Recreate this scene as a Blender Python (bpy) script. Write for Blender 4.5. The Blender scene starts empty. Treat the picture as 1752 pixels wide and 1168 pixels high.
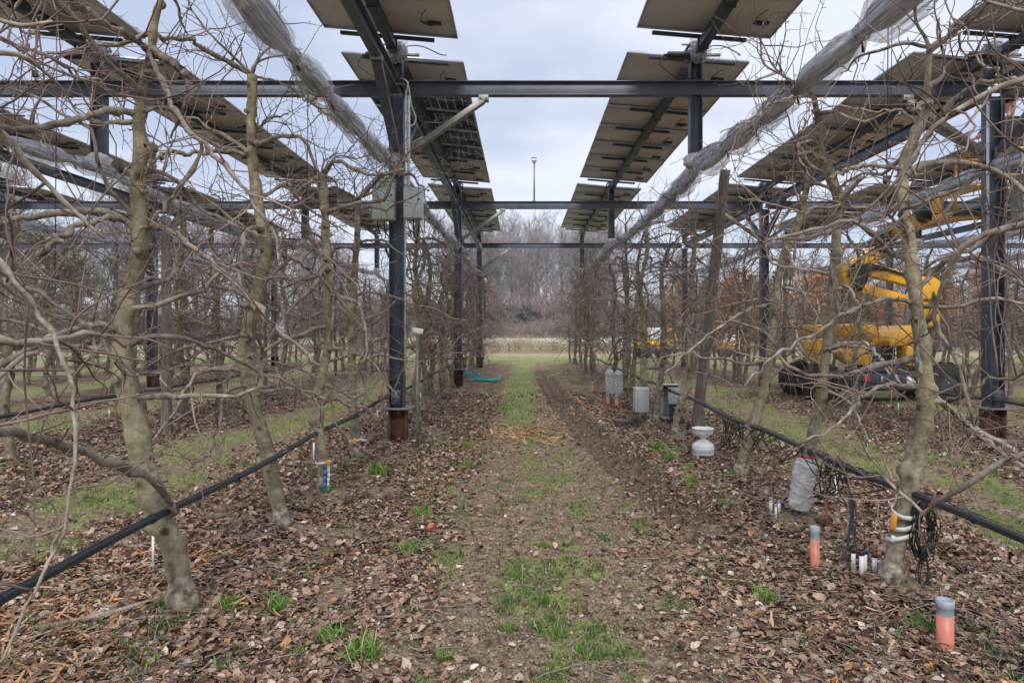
import bpy, bmesh, math, random
import numpy as np
from mathutils import Vector, Matrix, Euler

# ------------------------------------------------------------------ camera
SC = bpy.context.scene
COL = SC.collection
FPX, VX, VY, CAMH = 1168.0, 894.0, 561.0, 1.6
cam_d = bpy.data.cameras.new("camera"); cam = bpy.data.objects.new("camera", cam_d); COL.objects.link(cam)
cam.location = (0, 0, CAMH); cam.rotation_euler = (math.radians(90), 0, 0)
cam_d.sensor_width = 36.0; cam_d.lens = 36.0*FPX/1752
cam_d.shift_x = -18/1752; cam_d.shift_y = -23/1752
cam_d.clip_start = 0.05; cam_d.clip_end = 3000
SC.camera = cam
SC.view_settings.view_transform = 'Standard'; SC.view_settings.look = 'None'
SC.view_settings.gamma = 1.0; SC.view_settings.exposure = 0.72
# ------------------------------------------------------------------ sky and sun
SUN_EL, SUN_AZ = math.radians(38), math.radians(150)
W = bpy.data.worlds.new("World"); SC.world = W; W.use_nodes = True
nt = W.node_tree; nt.nodes.clear()
def N(nt, t, **kw):
    n = nt.nodes.new(t)
    for k, v in kw.items(): setattr(n, k, v)
    return n
out = N(nt, 'ShaderNodeOutputWorld'); bg = N(nt, 'ShaderNodeBackground'); bg.inputs[1].default_value = 0.10
sky = N(nt, 'ShaderNodeTexSky', sky_type='NISHITA', sun_disc=False, sun_elevation=SUN_EL, sun_rotation=SUN_AZ)
tc = N(nt, 'ShaderNodeTexCoord'); sep = N(nt, 'ShaderNodeSeparateXYZ'); nt.links.new(tc.outputs['Generated'], sep.inputs[0])
# clouds are laid out on a flat layer overhead: direction / (height + small)
mx = N(nt, 'ShaderNodeMath', operation='MAXIMUM'); mx.inputs[1].default_value = 0.0; nt.links.new(sep.outputs[2], mx.inputs[0])
ad = N(nt, 'ShaderNodeMath', operation='ADD'); ad.inputs[1].default_value = 0.16; nt.links.new(mx.outputs[0], ad.inputs[0])
dv = N(nt, 'ShaderNodeVectorMath', operation='DIVIDE'); cb = N(nt, 'ShaderNodeCombineXYZ')
for i in range(3): nt.links.new(ad.outputs[0], cb.inputs[i])
nt.links.new(tc.outputs['Generated'], dv.inputs[0]); nt.links.new(cb.outputs[0], dv.inputs[1])
mp = N(nt, 'ShaderNodeMapping'); mp.inputs['Location'].default_value = (3.1, 1.7, 0); mp.inputs['Scale'].default_value = (0.75, 0.95, 0.0)
nt.links.new(dv.outputs[0], mp.inputs[0])
cn = N(nt, 'ShaderNodeTexNoise'); cn.inputs['Scale'].default_value = 1.0; cn.inputs['Detail'].default_value = 6; cn.inputs['Roughness'].default_value = 0.52
nt.links.new(mp.outputs[0], cn.inputs[0])
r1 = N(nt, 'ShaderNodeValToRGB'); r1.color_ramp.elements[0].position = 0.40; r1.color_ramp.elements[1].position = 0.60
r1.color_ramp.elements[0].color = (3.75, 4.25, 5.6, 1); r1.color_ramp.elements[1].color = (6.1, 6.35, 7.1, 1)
nt.links.new(cn.outputs[0], r1.inputs[0])
cov = N(nt, 'ShaderNodeMapRange'); cov.inputs[1].default_value = 0.02; cov.inputs[2].default_value = 0.22
cov.inputs[3].default_value = 0.62; cov.inputs[4].default_value = 0.93; nt.links.new(sep.outputs[2], cov.inputs[0])
mixs = N(nt, 'ShaderNodeMix', data_type='RGBA'); nt.links.new(cov.outputs[0], mixs.inputs[0])
# overcast sky: the cloud layer is brightest towards the zenith
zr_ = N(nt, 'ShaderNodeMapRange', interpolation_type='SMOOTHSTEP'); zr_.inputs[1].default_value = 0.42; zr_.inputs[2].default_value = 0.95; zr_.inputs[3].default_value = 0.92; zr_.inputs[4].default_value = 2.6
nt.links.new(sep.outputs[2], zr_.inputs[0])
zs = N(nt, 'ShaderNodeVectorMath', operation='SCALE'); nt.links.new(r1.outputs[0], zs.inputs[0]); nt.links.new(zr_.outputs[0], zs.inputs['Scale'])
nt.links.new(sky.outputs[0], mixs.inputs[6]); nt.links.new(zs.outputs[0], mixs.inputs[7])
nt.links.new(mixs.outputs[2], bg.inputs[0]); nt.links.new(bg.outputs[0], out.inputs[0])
sd = bpy.data.lights.new("sun", 'SUN'); sd.energy = 1.5; sd.angle = math.radians(14); sd.color = (1.0, 0.95, 0.88)
so = bpy.data.objects.new("sun", sd); COL.objects.link(so)
so.rotation_euler = (math.radians(52), 0, math.radians(-150) + math.radians(180) + math.radians(-30))

# ------------------------------------------------------------------ materials
def new_mat(name):
    m = bpy.data.materials.new(name); m.use_nodes = True
    return m, m.node_tree, m.node_tree.nodes['Principled BSDF']
def ramp(nt, stops):
    r = N(nt, 'ShaderNodeValToRGB'); e = r.color_ramp.elements
    while len(e) < len(stops): e.new(0.5)
    for i, (p, c) in enumerate(stops):
        e[i].position = p; e[i].color = (c[0], c[1], c[2], 1)
    return r
def mat(name, c1, c2=None, scale=8.0, rough=0.6, metal=0.0, bump=0.0, bscale=None, stretch=(1, 1, 1), rnd=0.0, detail=5, coat=0.0, spec=0.5):
    m, nt, b = new_mat(name)
    c2 = c2 or tuple(x*0.75 for x in c1)
    tc = N(nt, 'ShaderNodeTexCoord'); mp = N(nt, 'ShaderNodeMapping'); mp.inputs['Scale'].default_value = stretch
    nt.links.new(tc.outputs['Object'], mp.inputs[0])
    no = N(nt, 'ShaderNodeTexNoise'); no.inputs['Scale'].default_value = scale; no.inputs['Detail'].default_value = detail
    nt.links.new(mp.outputs[0], no.inputs[0])
    rp = ramp(nt, [(0.3, c2), (0.68, c1)]); nt.links.new(no.outputs[0], rp.inputs[0])
    last = rp.outputs[0]
    if rnd:
        oi = N(nt, 'ShaderNodeObjectInfo'); mr = N(nt, 'ShaderNodeMapRange')
        mr.inputs[3].default_value = 1-rnd; mr.inputs[4].default_value = 1+rnd; nt.links.new(oi.outputs['Random'], mr.inputs[0])
        vm = N(nt, 'ShaderNodeVectorMath', operation='SCALE'); nt.links.new(last, vm.inputs[0]); nt.links.new(mr.outputs[0], vm.inputs['Scale'])
        last = vm.outputs[0]
    nt.links.new(last, b.inputs['Base Color'])
    b.inputs['Roughness'].default_value = rough; b.inputs['Metallic'].default_value = metal
    b.inputs['Coat Weight'].default_value = coat; b.inputs['Specular IOR Level'].default_value = spec
    if bump:
        n2 = N(nt, 'ShaderNodeTexNoise'); n2.inputs['Scale'].default_value = bscale or scale*3; n2.inputs['Detail'].default_value = 4
        nt.links.new(mp.outputs[0], n2.inputs[0])
        bp = N(nt, 'ShaderNodeBump'); bp.inputs['Strength'].default_value = bump; bp.inputs['Distance'].default_value = 0.01
        nt.links.new(n2.outputs[0], bp.inputs['Height']); nt.links.new(bp.outputs[0], b.inputs['Normal'])
    return m

def bark_mat(name, light, dark, moss, moss_amt=0.5, foot=False):
    m, nt, b = new_mat(name)
    tc = N(nt, 'ShaderNodeTexCoord')
    mp = N(nt, 'ShaderNodeMapping'); mp.inputs['Scale'].default_value = (1.3, 1.3, 1.1); nt.links.new(tc.outputs['Object'], mp.inputs[0])
    n1 = N(nt, 'ShaderNodeTexNoise'); n1.inputs['Scale'].default_value = 13; n1.inputs['Detail'].default_value = 9; n1.inputs['Roughness'].default_value = 0.72
    nt.links.new(mp.outputs[0], n1.inputs[0])
    r = ramp(nt, [(0.28, dark), (0.5, tuple((a+c)/2 for a, c in zip(light, dark))), (0.7, light)]); nt.links.new(n1.outputs[0], r.inputs[0])
    n2 = N(nt, 'ShaderNodeTexNoise'); n2.inputs['Scale'].default_value = 2.3; n2.inputs['Detail'].default_value = 5; nt.links.new(tc.outputs['Object'], n2.inputs[0])
    mr = N(nt, 'ShaderNodeMapRange'); mr.inputs[1].default_value = 0.42; mr.inputs[2].default_value = 0.65; mr.inputs[4].default_value = moss_amt
    nt.links.new(n2.outputs[0], mr.inputs[0])
    mx = N(nt, 'ShaderNodeMix', data_type='RGBA'); nt.links.new(mr.outputs[0], mx.inputs[0]); nt.links.new(r.outputs[0], mx.inputs[6]); mx.inputs[7].default_value = (*moss, 1)
    # fine lenticel bands across the trunk
    mp3 = N(nt, 'ShaderNodeMapping'); mp3.inputs['Scale'].default_value = (7, 7, 45); nt.links.new(tc.outputs['Object'], mp3.inputs[0])
    n3 = N(nt, 'ShaderNodeTexNoise'); n3.inputs['Scale'].default_value = 1.6; n3.inputs['Detail'].default_value = 3; nt.links.new(mp3.outputs[0], n3.inputs[0])
    r3 = ramp(nt, [(0.36, (0.55, 0.52, 0.5)), (0.52, (1, 1, 1))]); nt.links.new(n3.outputs[0], r3.inputs[0])
    ml = N(nt, 'ShaderNodeMix', data_type='RGBA', blend_type='MULTIPLY'); ml.inputs[0].default_value = 0.22
    nt.links.new(mx.outputs[2], ml.inputs[6]); nt.links.new(r3.outputs[0], ml.inputs[7])
    vo = N(nt, 'ShaderNodeTexVoronoi'); vo.inputs['Scale'].default_value = 6.5; nt.links.new(tc.outputs['Object'], vo.inputs[0])
    kn = ramp(nt, [(0.0, (0.22, 0.18, 0.15)), (0.10, (0.35, 0.30, 0.26)), (0.22, (1, 1, 1))]); nt.links.new(vo.outputs['Distance'], kn.inputs[0])
    n4 = N(nt, 'ShaderNodeTexNoise'); n4.inputs['Scale'].default_value = 4.5; n4.inputs['Detail'].default_value = 7; n4.inputs['Roughness'].default_value = 0.7; nt.links.new(tc.outputs['Object'], n4.inputs[0])
    bl4 = ramp(nt, [(0.36, (0.50, 0.47, 0.43)), (0.55, (1, 1, 1)), (0.72, (1.18, 1.18, 1.16))]); nt.links.new(n4.outputs[0], bl4.inputs[0])
    mk = N(nt, 'ShaderNodeMix', data_type='RGBA', blend_type='MULTIPLY'); mk.inputs[0].default_value = 1.0; nt.links.new(kn.outputs[0], mk.inputs[6]); nt.links.new(bl4.outputs[0], mk.inputs[7])
    mk2 = N(nt, 'ShaderNodeMix', data_type='RGBA', blend_type='MULTIPLY'); mk2.inputs[0].default_value = 1.0; nt.links.new(ml.outputs[2], mk2.inputs[6]); nt.links.new(mk.outputs[2], mk2.inputs[7])
    sz = N(nt, 'ShaderNodeSeparateXYZ'); nt.links.new(tc.outputs['Object'], sz.inputs[0]); zz = N(nt, 'ShaderNodeMath', operation='MULTIPLY_ADD'); zz.inputs[1].default_value = 0.25; nt.links.new(n4.outputs[0], zz.inputs[0]); nt.links.new(sz.outputs[2], zz.inputs[2])
    fr = N(nt, 'ShaderNodeMapRange'); fr.inputs[1].default_value = 0.22; fr.inputs[2].default_value = 0.38; fr.inputs[3].default_value = 1.0 if foot else 0.0; fr.inputs[4].default_value = 0.0; nt.links.new(zz.outputs[0], fr.inputs[0])
    fc = ramp(nt, [(0.36, (0.075, 0.058, 0.044)), (0.52, (0.23, 0.19, 0.145)), (0.70, (0.42, 0.365, 0.29))]); n5 = N(nt, 'ShaderNodeTexNoise'); n5.inputs['Scale'].default_value = 22; n5.inputs['Detail'].default_value = 6; nt.links.new(tc.outputs['Object'], n5.inputs[0]); nt.links.new(n5.outputs[0], fc.inputs[0])
    mf = N(nt, 'ShaderNodeMix', data_type='RGBA'); nt.links.new(fr.outputs[0], mf.inputs[0]); nt.links.new(mk2.outputs[2], mf.inputs[6]); nt.links.new(fc.outputs[0], mf.inputs[7])
    ml = mf
    oi = N(nt, 'ShaderNodeObjectInfo'); mq = N(nt, 'ShaderNodeMapRange'); mq.inputs[3].default_value = 0.8; mq.inputs[4].default_value = 1.18
    nt.links.new(oi.outputs['Random'], mq.inputs[0])
    vm = N(nt, 'ShaderNodeVectorMath', operation='SCALE'); nt.links.new(ml.outputs[2], vm.inputs[0]); nt.links.new(mq.outputs[0], vm.inputs['Scale'])
    nt.links.new(vm.outputs[0], b.inputs['Base Color']); b.inputs['Roughness'].default_value = 0.85; b.inputs['Specular IOR Level'].default_value = 0.25
    ad = N(nt, 'ShaderNodeMath', operation='ADD'); nt.links.new(n1.outputs[0], ad.inputs[0]); nt.links.new(n5.outputs[0], ad.inputs[1])
    bp = N(nt, 'ShaderNodeBump'); bp.inputs['Strength'].default_value = 0.9; bp.inputs['Distance'].default_value = 0.010
    nt.links.new(ad.outputs[0], bp.inputs['Height']); nt.links.new(bp.outputs[0], b.inputs['Normal'])
    return m

M = {}
M['bark'] = bark_mat('trunk_bark', (0.50, 0.435, 0.315), (0.085, 0.07, 0.048), (0.25, 0.225, 0.11), 0.6, True)
M['limb'] = bark_mat('limb_bark', (0.50, 0.435, 0.37), (0.095, 0.073, 0.06), (0.30, 0.26, 0.18), 0.4)
M['twig'] = mat('twig_bark', (0.29, 0.215, 0.18), (0.06, 0.037, 0.03), scale=3, rough=0.7, rnd=0.15, spec=0.3)
M['wildbark'] = mat('wild_bark', (0.27, 0.24, 0.22), (0.14, 0.12, 0.115), scale=1, rough=0.9, rnd=0.2)
M['wildtwig'] = mat('wild_twig', (0.36, 0.30, 0.29), (0.24, 0.19, 0.185), scale=0.5, rough=0.9, rnd=0.25)
M['bramble'] = mat('bramble_stem', (0.33, 0.245, 0.205), (0.17, 0.125, 0.11), scale=0.6, rough=0.9)
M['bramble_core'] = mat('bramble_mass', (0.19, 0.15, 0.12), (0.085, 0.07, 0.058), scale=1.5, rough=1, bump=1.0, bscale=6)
M['russet'] = mat('russet_leaves', (0.55, 0.29, 0.14), (0.32, 0.16, 0.08), scale=0.8, rough=0.9, rnd=0.25)
M['evergreen'] = mat('evergreen_leaves', (0.26, 0.25, 0.20), (0.15, 0.15, 0.12), scale=0.8, rough=0.8, rnd=0.2)
M['steel'] = mat('painted_steel', (0.082, 0.100, 0.138), (0.045, 0.055, 0.075), scale=3.5, rough=0.42, metal=0.0, bump=0.05, spec=0.6)
M['galv'] = mat('galvanised_steel', (0.29, 0.28, 0.255), (0.17, 0.155, 0.13), scale=7, rough=0.5, metal=0.35, bump=0.05)
M['tube'] = mat('dark_tube_steel', (0.06, 0.062, 0.072), (0.035, 0.036, 0.045), scale=5, rough=0.45, metal=0.3)
M['rust'] = mat('rusty_steel', (0.19, 0.085, 0.05), (0.075, 0.034, 0.024), scale=9, rough=0.9, bump=0.4)
M['oldwood'] = mat('weathered_wood', (0.25, 0.215, 0.18), (0.10, 0.08, 0.065), scale=7, rough=0.9, stretch=(5, 5, 0.6), bump=0.5)
M['alu'] = mat('aluminium_frame', (0.55, 0.57, 0.60), (0.42, 0.44, 0.46), scale=5, rough=0.35, metal=0.6)
M['black'] = mat('black_plastic', (0.022, 0.023, 0.026), (0.013, 0.013, 0.015), scale=6, rough=0.45)
M['pipe'] = mat('black_pipe', (0.030, 0.034, 0.042), (0.018, 0.02, 0.024), scale=6, rough=0.33)
M['cabinet'] = mat('cabinet_paint', (0.56, 0.59, 0.57), (0.47, 0.50, 0.48), scale=4, rough=0.45, bump=0.03)
M['cabinet_green'] = mat('cabinet_green_paint', (0.46, 0.51, 0.43), (0.38, 0.43, 0.36), scale=4, rough=0.5)
M['white'] = mat('white_plastic', (0.82, 0.82, 0.81), (0.62, 0.60, 0.56), scale=7, rough=0.35)
M['cloudy'] = mat('cloudy_tape', (0.72, 0.70, 0.68), (0.55, 0.52, 0.50), scale=30, rough=0.5)
M['pink'] = mat('salmon_tube', (0.72, 0.22, 0.17), (0.46, 0.17, 0.115), scale=9, rough=0.45)
M['greycap'] = mat('grey_cap', (0.33, 0.36, 0.39), (0.26, 0.29, 0.31), scale=9, rough=0.5)
M['orange'] = mat('orange_stake', (0.62, 0.14, 0.05), None, scale=10, rough=0.6)
M['amber'] = mat('amber_tape', (0.75, 0.34, 0.05), (0.6, 0.24, 0.04), scale=20, rough=0.5)
M['blue'] = mat('blue_strap', (0.06, 0.17, 0.42), (0.04, 0.11, 0.3), scale=20, rough=0.5)
M['red'] = mat('red_plastic', (0.62, 0.03, 0.03), None, scale=20, rough=0.4)
M['teal'] = mat('teal_net_cord', (0.05, 0.36, 0.33), (0.03, 0.25, 0.24), scale=20, rough=0.6)
M['yellow'] = mat('machine_yellow', (0.82, 0.43, 0.025), (0.60, 0.30, 0.03), scale=2.2, rough=0.42, coat=0.2, bump=0.04)
M['machine_dark'] = mat('machine_dark_paint', (0.045, 0.055, 0.07), (0.03, 0.036, 0.045), scale=3, rough=0.5)
M['tyre'] = mat('tyre_rubber', (0.022, 0.021, 0.020), (0.045, 0.038, 0.03), scale=8, rough=0.9, bump=0.3)
M['cloth'] = mat('dark_jacket', (0.018, 0.018, 0.024), (0.01, 0.01, 0.014), scale=8, rough=0.85)
M['skin'] = mat('skin', (0.50, 0.28, 0.20), (0.42, 0.22, 0.16), scale=8, rough=0.55)
M['hair'] = mat('dark_hair', (0.03, 0.022, 0.016), None, scale=30, rough=0.7)
M['graft'] = mat('graft_bark', (0.30, 0.26, 0.20), (0.13, 0.105, 0.08), scale=14, rough=0.95, bump=1.0, bscale=30)

def leaf_mat():
    m, nt, b = new_mat('dry_leaf')
    at = N(nt, 'ShaderNodeAttribute', attribute_name='col'); nt.links.new(at.outputs['Color'], b.inputs['Base Color'])
    b.inputs['Roughness'].default_value = 0.75; b.inputs['Specular IOR Level'].default_value = 0.3
    return m
M['leaf'] = leaf_mat()

def backsheet_mat():
    m, nt, b = new_mat('module_backsheet')
    tc = N(nt, 'ShaderNodeTexCoord'); no = N(nt, 'ShaderNodeTexNoise'); no.inputs['Scale'].default_value = 1.5; nt.links.new(tc.outputs['Object'], no.inputs[0])
    rp = ramp(nt, [(0.3, (0.54, 0.49, 0.455)), (0.7, (0.60, 0.55, 0.51))]); nt.links.new(no.outputs[0], rp.inputs[0])
    nt.links.new(rp.outputs[0], b.inputs['Base Color']); b.inputs['Roughness'].default_value = 0.55
    return m
M['backsheet'] = backsheet_mat()
def cell_mat(name, see):
    m, nt, b = new_mat(name)
    tc = N(nt, 'ShaderNodeTexCoord'); mp = N(nt, 'ShaderNodeMapping')
    mp.inputs['Location'].default_value = (0.013, 0.01, 0); nt.links.new(tc.outputs['Object'], mp.inputs[0])
    sp = N(nt, 'ShaderNodeSeparateXYZ'); nt.links.new(mp.outputs[0], sp.inputs[0])
    vals = []
    for i, pitch in ((0, 0.145), (1, 0.093)):
        md = N(nt, 'ShaderNodeMath', operation='PINGPONG'); md.inputs[1].default_value = pitch/2; nt.links.new(sp.outputs[i], md.inputs[0])
        lt = N(nt, 'ShaderNodeMath', operation='LESS_THAN'); lt.inputs[1].default_value = 0.0045; nt.links.new(md.outputs[0], lt.inputs[0]); vals.append(lt)
    mx = N(nt, 'ShaderNodeMath', operation='MAXIMUM'); nt.links.new(vals[0].outputs[0], mx.inputs[0]); nt.links.new(vals[1].outputs[0], mx.inputs[1])
    mc = N(nt, 'ShaderNodeMix', data_type='RGBA'); nt.links.new(mx.outputs[0], mc.inputs[0])
    mc.inputs[6].default_value = (0.03, 0.03, 0.036, 1); mc.inputs[7].default_value = (0.62, 0.62, 0.62, 1)
    nt.links.new(mc.outputs[2], b.inputs['Base Color']); b.inputs['Roughness'].default_value = 0.2
    if see:
        tr = N(nt, 'ShaderNodeBsdfTransparent'); ms = N(nt, 'ShaderNodeMixShader'); sc = N(nt, 'ShaderNodeMath', operation='MULTIPLY'); sc.inputs[1].default_value = 0.35
        nt.links.new(mx.outputs[0], sc.inputs[0]); nt.links.new(sc.outputs[0], ms.inputs[0]); nt.links.new(b.outputs[0], ms.inputs[1]); nt.links.new(tr.outputs[0], ms.inputs[2])
        nt.links.new(ms.outputs[0], nt.nodes['Material Output'].inputs[0])
    return m
M['cells'] = cell_mat('solar_cells', False); M['glasscells'] = cell_mat('bifacial_cells', True)

def net_mat(name, alpha_lo, alpha_hi, c1, c2, sc=1.0):
    m, nt, b = new_mat(name)
    tc = N(nt, 'ShaderNodeTexCoord'); mp = N(nt, 'ShaderNodeMapping'); mp.inputs['Scale'].default_value = (38*sc, 1.6*sc, 38*sc); nt.links.new(tc.outputs['Object'], mp.inputs[0])
    n1 = N(nt, 'ShaderNodeTexNoise'); n1.inputs['Scale'].default_value = 1; n1.inputs['Detail'].default_value = 6; n1.inputs['Roughness'].default_value = 0.6
    nt.links.new(mp.outputs[0], n1.inputs[0])
    r = ramp(nt, [(0.33, c2), (0.66, c1)]); nt.links.new(n1.outputs[0], r.inputs[0]); nt.links.new(r.outputs[0], b.inputs['Base Color'])
    b.inputs['Roughness'].default_value = 0.55
    mr = N(nt, 'ShaderNodeMapRange'); mr.inputs[1].default_value = 0.38; mr.inputs[2].default_value = 0.6; mr.inputs[3].default_value = alpha_lo; mr.inputs[4].default_value = alpha_hi
    nt.links.new(n1.outputs[0], mr.inputs[0])
    tr = N(nt, 'ShaderNodeBsdfTransparent'); ms = N(nt, 'ShaderNodeMixShader')
    nt.links.new(mr.outputs[0], ms.inputs[0]); nt.links.new(tr.outputs[0], ms.inputs[1]); nt.links.new(b.outputs[0], ms.inputs[2])
    nt.links.new(ms.outputs[0], nt.nodes['Material Output'].inputs[0])
    bp = N(nt, 'ShaderNodeBump'); bp.inputs['Strength'].default_value = 0.8; bp.inputs['Distance'].default_value = 0.02
    nt.links.new(n1.outputs[0], bp.inputs['Height']); nt.links.new(bp.outputs[0], b.inputs['Normal'])
    return m
M['netcore'] = net_mat('rolled_net_core', 0.6, 1.0, (0.52, 0.52, 0.57), (0.07, 0.07, 0.085))
M['netveil'] = net_mat('rolled_net_veil', 0.10, 0.60, (0.9, 0.9, 0.92), (0.55, 0.55, 0.58))
M['film'] = net_mat('clear_film', 0.12, 0.5, (0.75, 0.76, 0.80), (0.5, 0.5, 0.54), 0.6)

# ------------------------------------------------------------------ mesh tools
def P(px, py, d): return np.array([(px-VX)*d/FPX, d, CAMH+(VY-py)*d/FPX])
def dep(py): return CAMH*FPX/(py-VY)

def tag(o, label=None, cat=None, group=None, kind=None):
    if label: o['label'] = label
    if cat: o['category'] = cat
    if group: o['group'] = group
    if kind: o['kind'] = kind
    return o
def empty(name, loc=(0, 0, 0), rz=0.0):
    o = bpy.data.objects.new(name, None); o.empty_display_size = 0.2; COL.objects.link(o); o.location = loc; o.rotation_euler = (0, 0, rz); return o
def mesh_np(name, V, F, m, parent=None, smooth=True, loc=None):
    """V (n,3); F list of int arrays (each (k,3) or (k,4))."""
    me = bpy.data.meshes.new(name)
    F = [f for f in F if len(f)]
    nl = sum(f.size for f in F); npoly = sum(len(f) for f in F)
    me.vertices.add(len(V)); me.vertices.foreach_set('co', np.asarray(V, dtype=np.float32).ravel())
    me.loops.add(nl); me.polygons.add(npoly)
    li = np.concatenate([f.ravel() for f in F]).astype(np.int32)
    cnt = np.concatenate([np.full(len(f), f.shape[1]) for f in F]).astype(np.int32)
    st = np.concatenate([[0], np.cumsum(cnt)[:-1]]).astype(np.int32)
    me.loops.foreach_set('vertex_index', li); me.polygons.foreach_set('loop_start', st); me.polygons.foreach_set('loop_total', cnt)
    me.update(calc_edges=True); me.validate()
    if smooth: me.polygons.foreach_set('use_smooth', np.ones(len(me.polygons), dtype=bool))
    me.materials.append(m)
    o = bpy.data.objects.new(name, me); COL.objects.link(o)
    if parent is not None: o.parent = parent
    if loc is not None: o.location = loc
    return o

def nrm(a): return a/np.maximum(np.linalg.norm(a, axis=-1, keepdims=True), 1e-9)
def tubes(C, R, k):
    """C (T,N,3) centre lines, R (T,N) or (T,N,k) radii -> verts, quads, capped ends as fans left open with a tip."""
    T, n, _ = C.shape
    t = np.empty_like(C); t[:, 1:-1] = C[:, 2:]-C[:, :-2]; t[:, 0] = C[:, 1]-C[:, 0]; t[:, -1] = C[:, -1]-C[:, -2]; t = nrm(t)
    mean = nrm(C[:, -1]-C[:, 0]); ref = np.where(np.abs(mean[:, 2:3]) > 0.7, np.array([[1.0, 0.13, 0]]), np.array([[0.05, 0.1, 1.0]]))
    u = nrm(np.cross(t, ref[:, None, :])); v = np.cross(t, u)
    a = np.arange(k)*2*np.pi/k
    if R.ndim == 2: R = R[:, :, None]*np.ones(k)
    V = C[:, :, None, :] + R[..., None]*(np.cos(a)[None, None, :, None]*u[:, :, None, :]+np.sin(a)[None, None, :, None]*v[:, :, None, :])
    V = V.reshape(T, n*k, 3)
    i = np.arange(n-1)[:, None]*k; j = np.arange(k)[None, :]; j2 = (j+1) % k
    q = np.stack([i+j, i+j2, i+k+j2, i+k+j], -1).reshape(-1, 4)
    Q = (q[None]+(np.arange(T)*n*k)[:, None, None]).reshape(-1, 4)
    V = V.reshape(-1, 3)
    # caps: one centre vertex at each end
    c0 = C[:, 0]; c1 = C[:, -1]; base = len(V); V = np.concatenate([V, c0, c1])
    tt = np.arange(T)[:, None]; jj = np.arange(k)[None, :]; jn = (jj+1) % k; off = tt*n*k
    t0 = np.stack([np.broadcast_to(base+tt, (T, k)), off+jn, off+jj], -1).reshape(-1, 3)
    t1 = np.stack([np.broadcast_to(base+T+tt, (T, k)), off+(n-1)*k+jj, off+(n-1)*k+jn], -1).reshape(-1, 3)
    return V, Q, np.concatenate([t0, t1])
class MB:
    """collects boxes, tubes, prisms; build() links them as one mesh object"""
    def __init__(s): s.V = []; s.Q = []; s.T = []; s.n = 0
    def add(s, V, Q=None, T=None):
        if Q is not None and len(Q): s.Q.append(np.asarray(Q, dtype=int)+s.n)
        if T is not None and len(T): s.T.append(np.asarray(T, dtype=int)+s.n)
        s.V.append(np.asarray(V, dtype=float)); s.n += len(V); return s
    def box(s, c, d, rot=None, bev=0.0):
        h = np.array(d)/2.0
        if bev <= 0:
            V = np.array([[x, y, z] for x in (-1, 1) for y in (-1, 1) for z in (-1, 1)])*h
            Q = np.array([[0, 1, 3, 2], [4, 6, 7, 5], [0, 4, 5, 1], [2, 3, 7, 6], [0, 2, 6, 4], [1, 5, 7, 3]])
            T = None
        else:
            bm = bmesh.new(); bmesh.ops.create_cube(bm, size=1.0)
            for v in bm.verts: v.co = Vector((v.co.x*d[0], v.co.y*d[1], v.co.z*d[2]))
            bmesh.ops.bevel(bm, geom=bm.edges[:], offset=bev, segments=2, affect='EDGES', profile=0.5)
            bm.verts.index_update(); V = np.array([v.co[:] for v in bm.verts])
            Q = np.array([[v.index for v in f.verts] for f in bm.faces if len(f.verts) == 4]); T = np.array([[v.index for v in f.verts] for f in bm.faces if len(f.verts) == 3])
            bm.free()
        if rot is not None: V = V @ np.array(rot.to_matrix() if isinstance(rot, Euler) else rot).T
        return s.add(V+np.array(c), Q, T)
    def beam(s, a, b, w, h, up=(0, 0, 1), bev=0.0):
        a = Vector(a); b = Vector(b); y = (b-a); L = y.length; y.normalize(); z = Vector(up); x = y.cross(z).normalized(); z = x.cross(y)
        Mx = Matrix((x, y, z)).transposed(); return s.box((a+b)/2, (w, L, h), Mx, bev)
    def tube(s, pts, r, k=8):
        C = np.array(pts, dtype=float)[None]; R = np.array(r, dtype=float) if np.ndim(r) else np.full(C.shape[1], float(r))
        V, Q, T = tubes(C, R[None], k); return s.add(V, Q, T)
    def lathe(s, prof, c, k=24):
        prof = [(max(r, 1e-4), z) for r, z in prof]; a = np.arange(k)*2*np.pi/k
        V = np.array([[c[0]+r*math.cos(t), c[1]+r*math.sin(t), c[2]+z] for r, z in prof for t in a]); n = len(prof)
        Q = [[i*k+j, i*k+(j+1) % k, (i+1)*k+(j+1) % k, (i+1)*k+j] for i in range(n-1) for j in range(k)]
        return s.add(V, Q)
    def prism(s, poly, y0, y1):
        """poly of (x,z), extruded from y0 to y1 (fan caps, needs roughly convex outline)"""
        n = len(poly); V = [(x, y0, z) for x, z in poly]+[(x, y1, z) for x, z in poly]
        cx = sum(p[0] for p in poly)/n; cz = sum(p[1] for p in poly)/n; V += [(cx, y0, cz), (cx, y1, cz)]
        Q = [[i, (i+1) % n, n+(i+1) % n, n+i] for i in range(n)]
        T = [[2*n, (i+1) % n, i] for i in range(n)]+[[2*n+1, n+i, n+(i+1) % n] for i in range(n)]
        return s.add(V, Q, T)
    def build(s, name, m, parent=None, smooth=False, loc=None, bevel=0.0):
        o = mesh_np(name, np.concatenate(s.V), s.Q+s.T, m, parent, smooth, loc)
        if smooth == 'auto':
            pass
        if bevel:
            b = o.modifiers.new('b', 'BEVEL'); b.width = bevel; b.segments = 2; b.limit_method = 'ANGLE'
        return o

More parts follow.
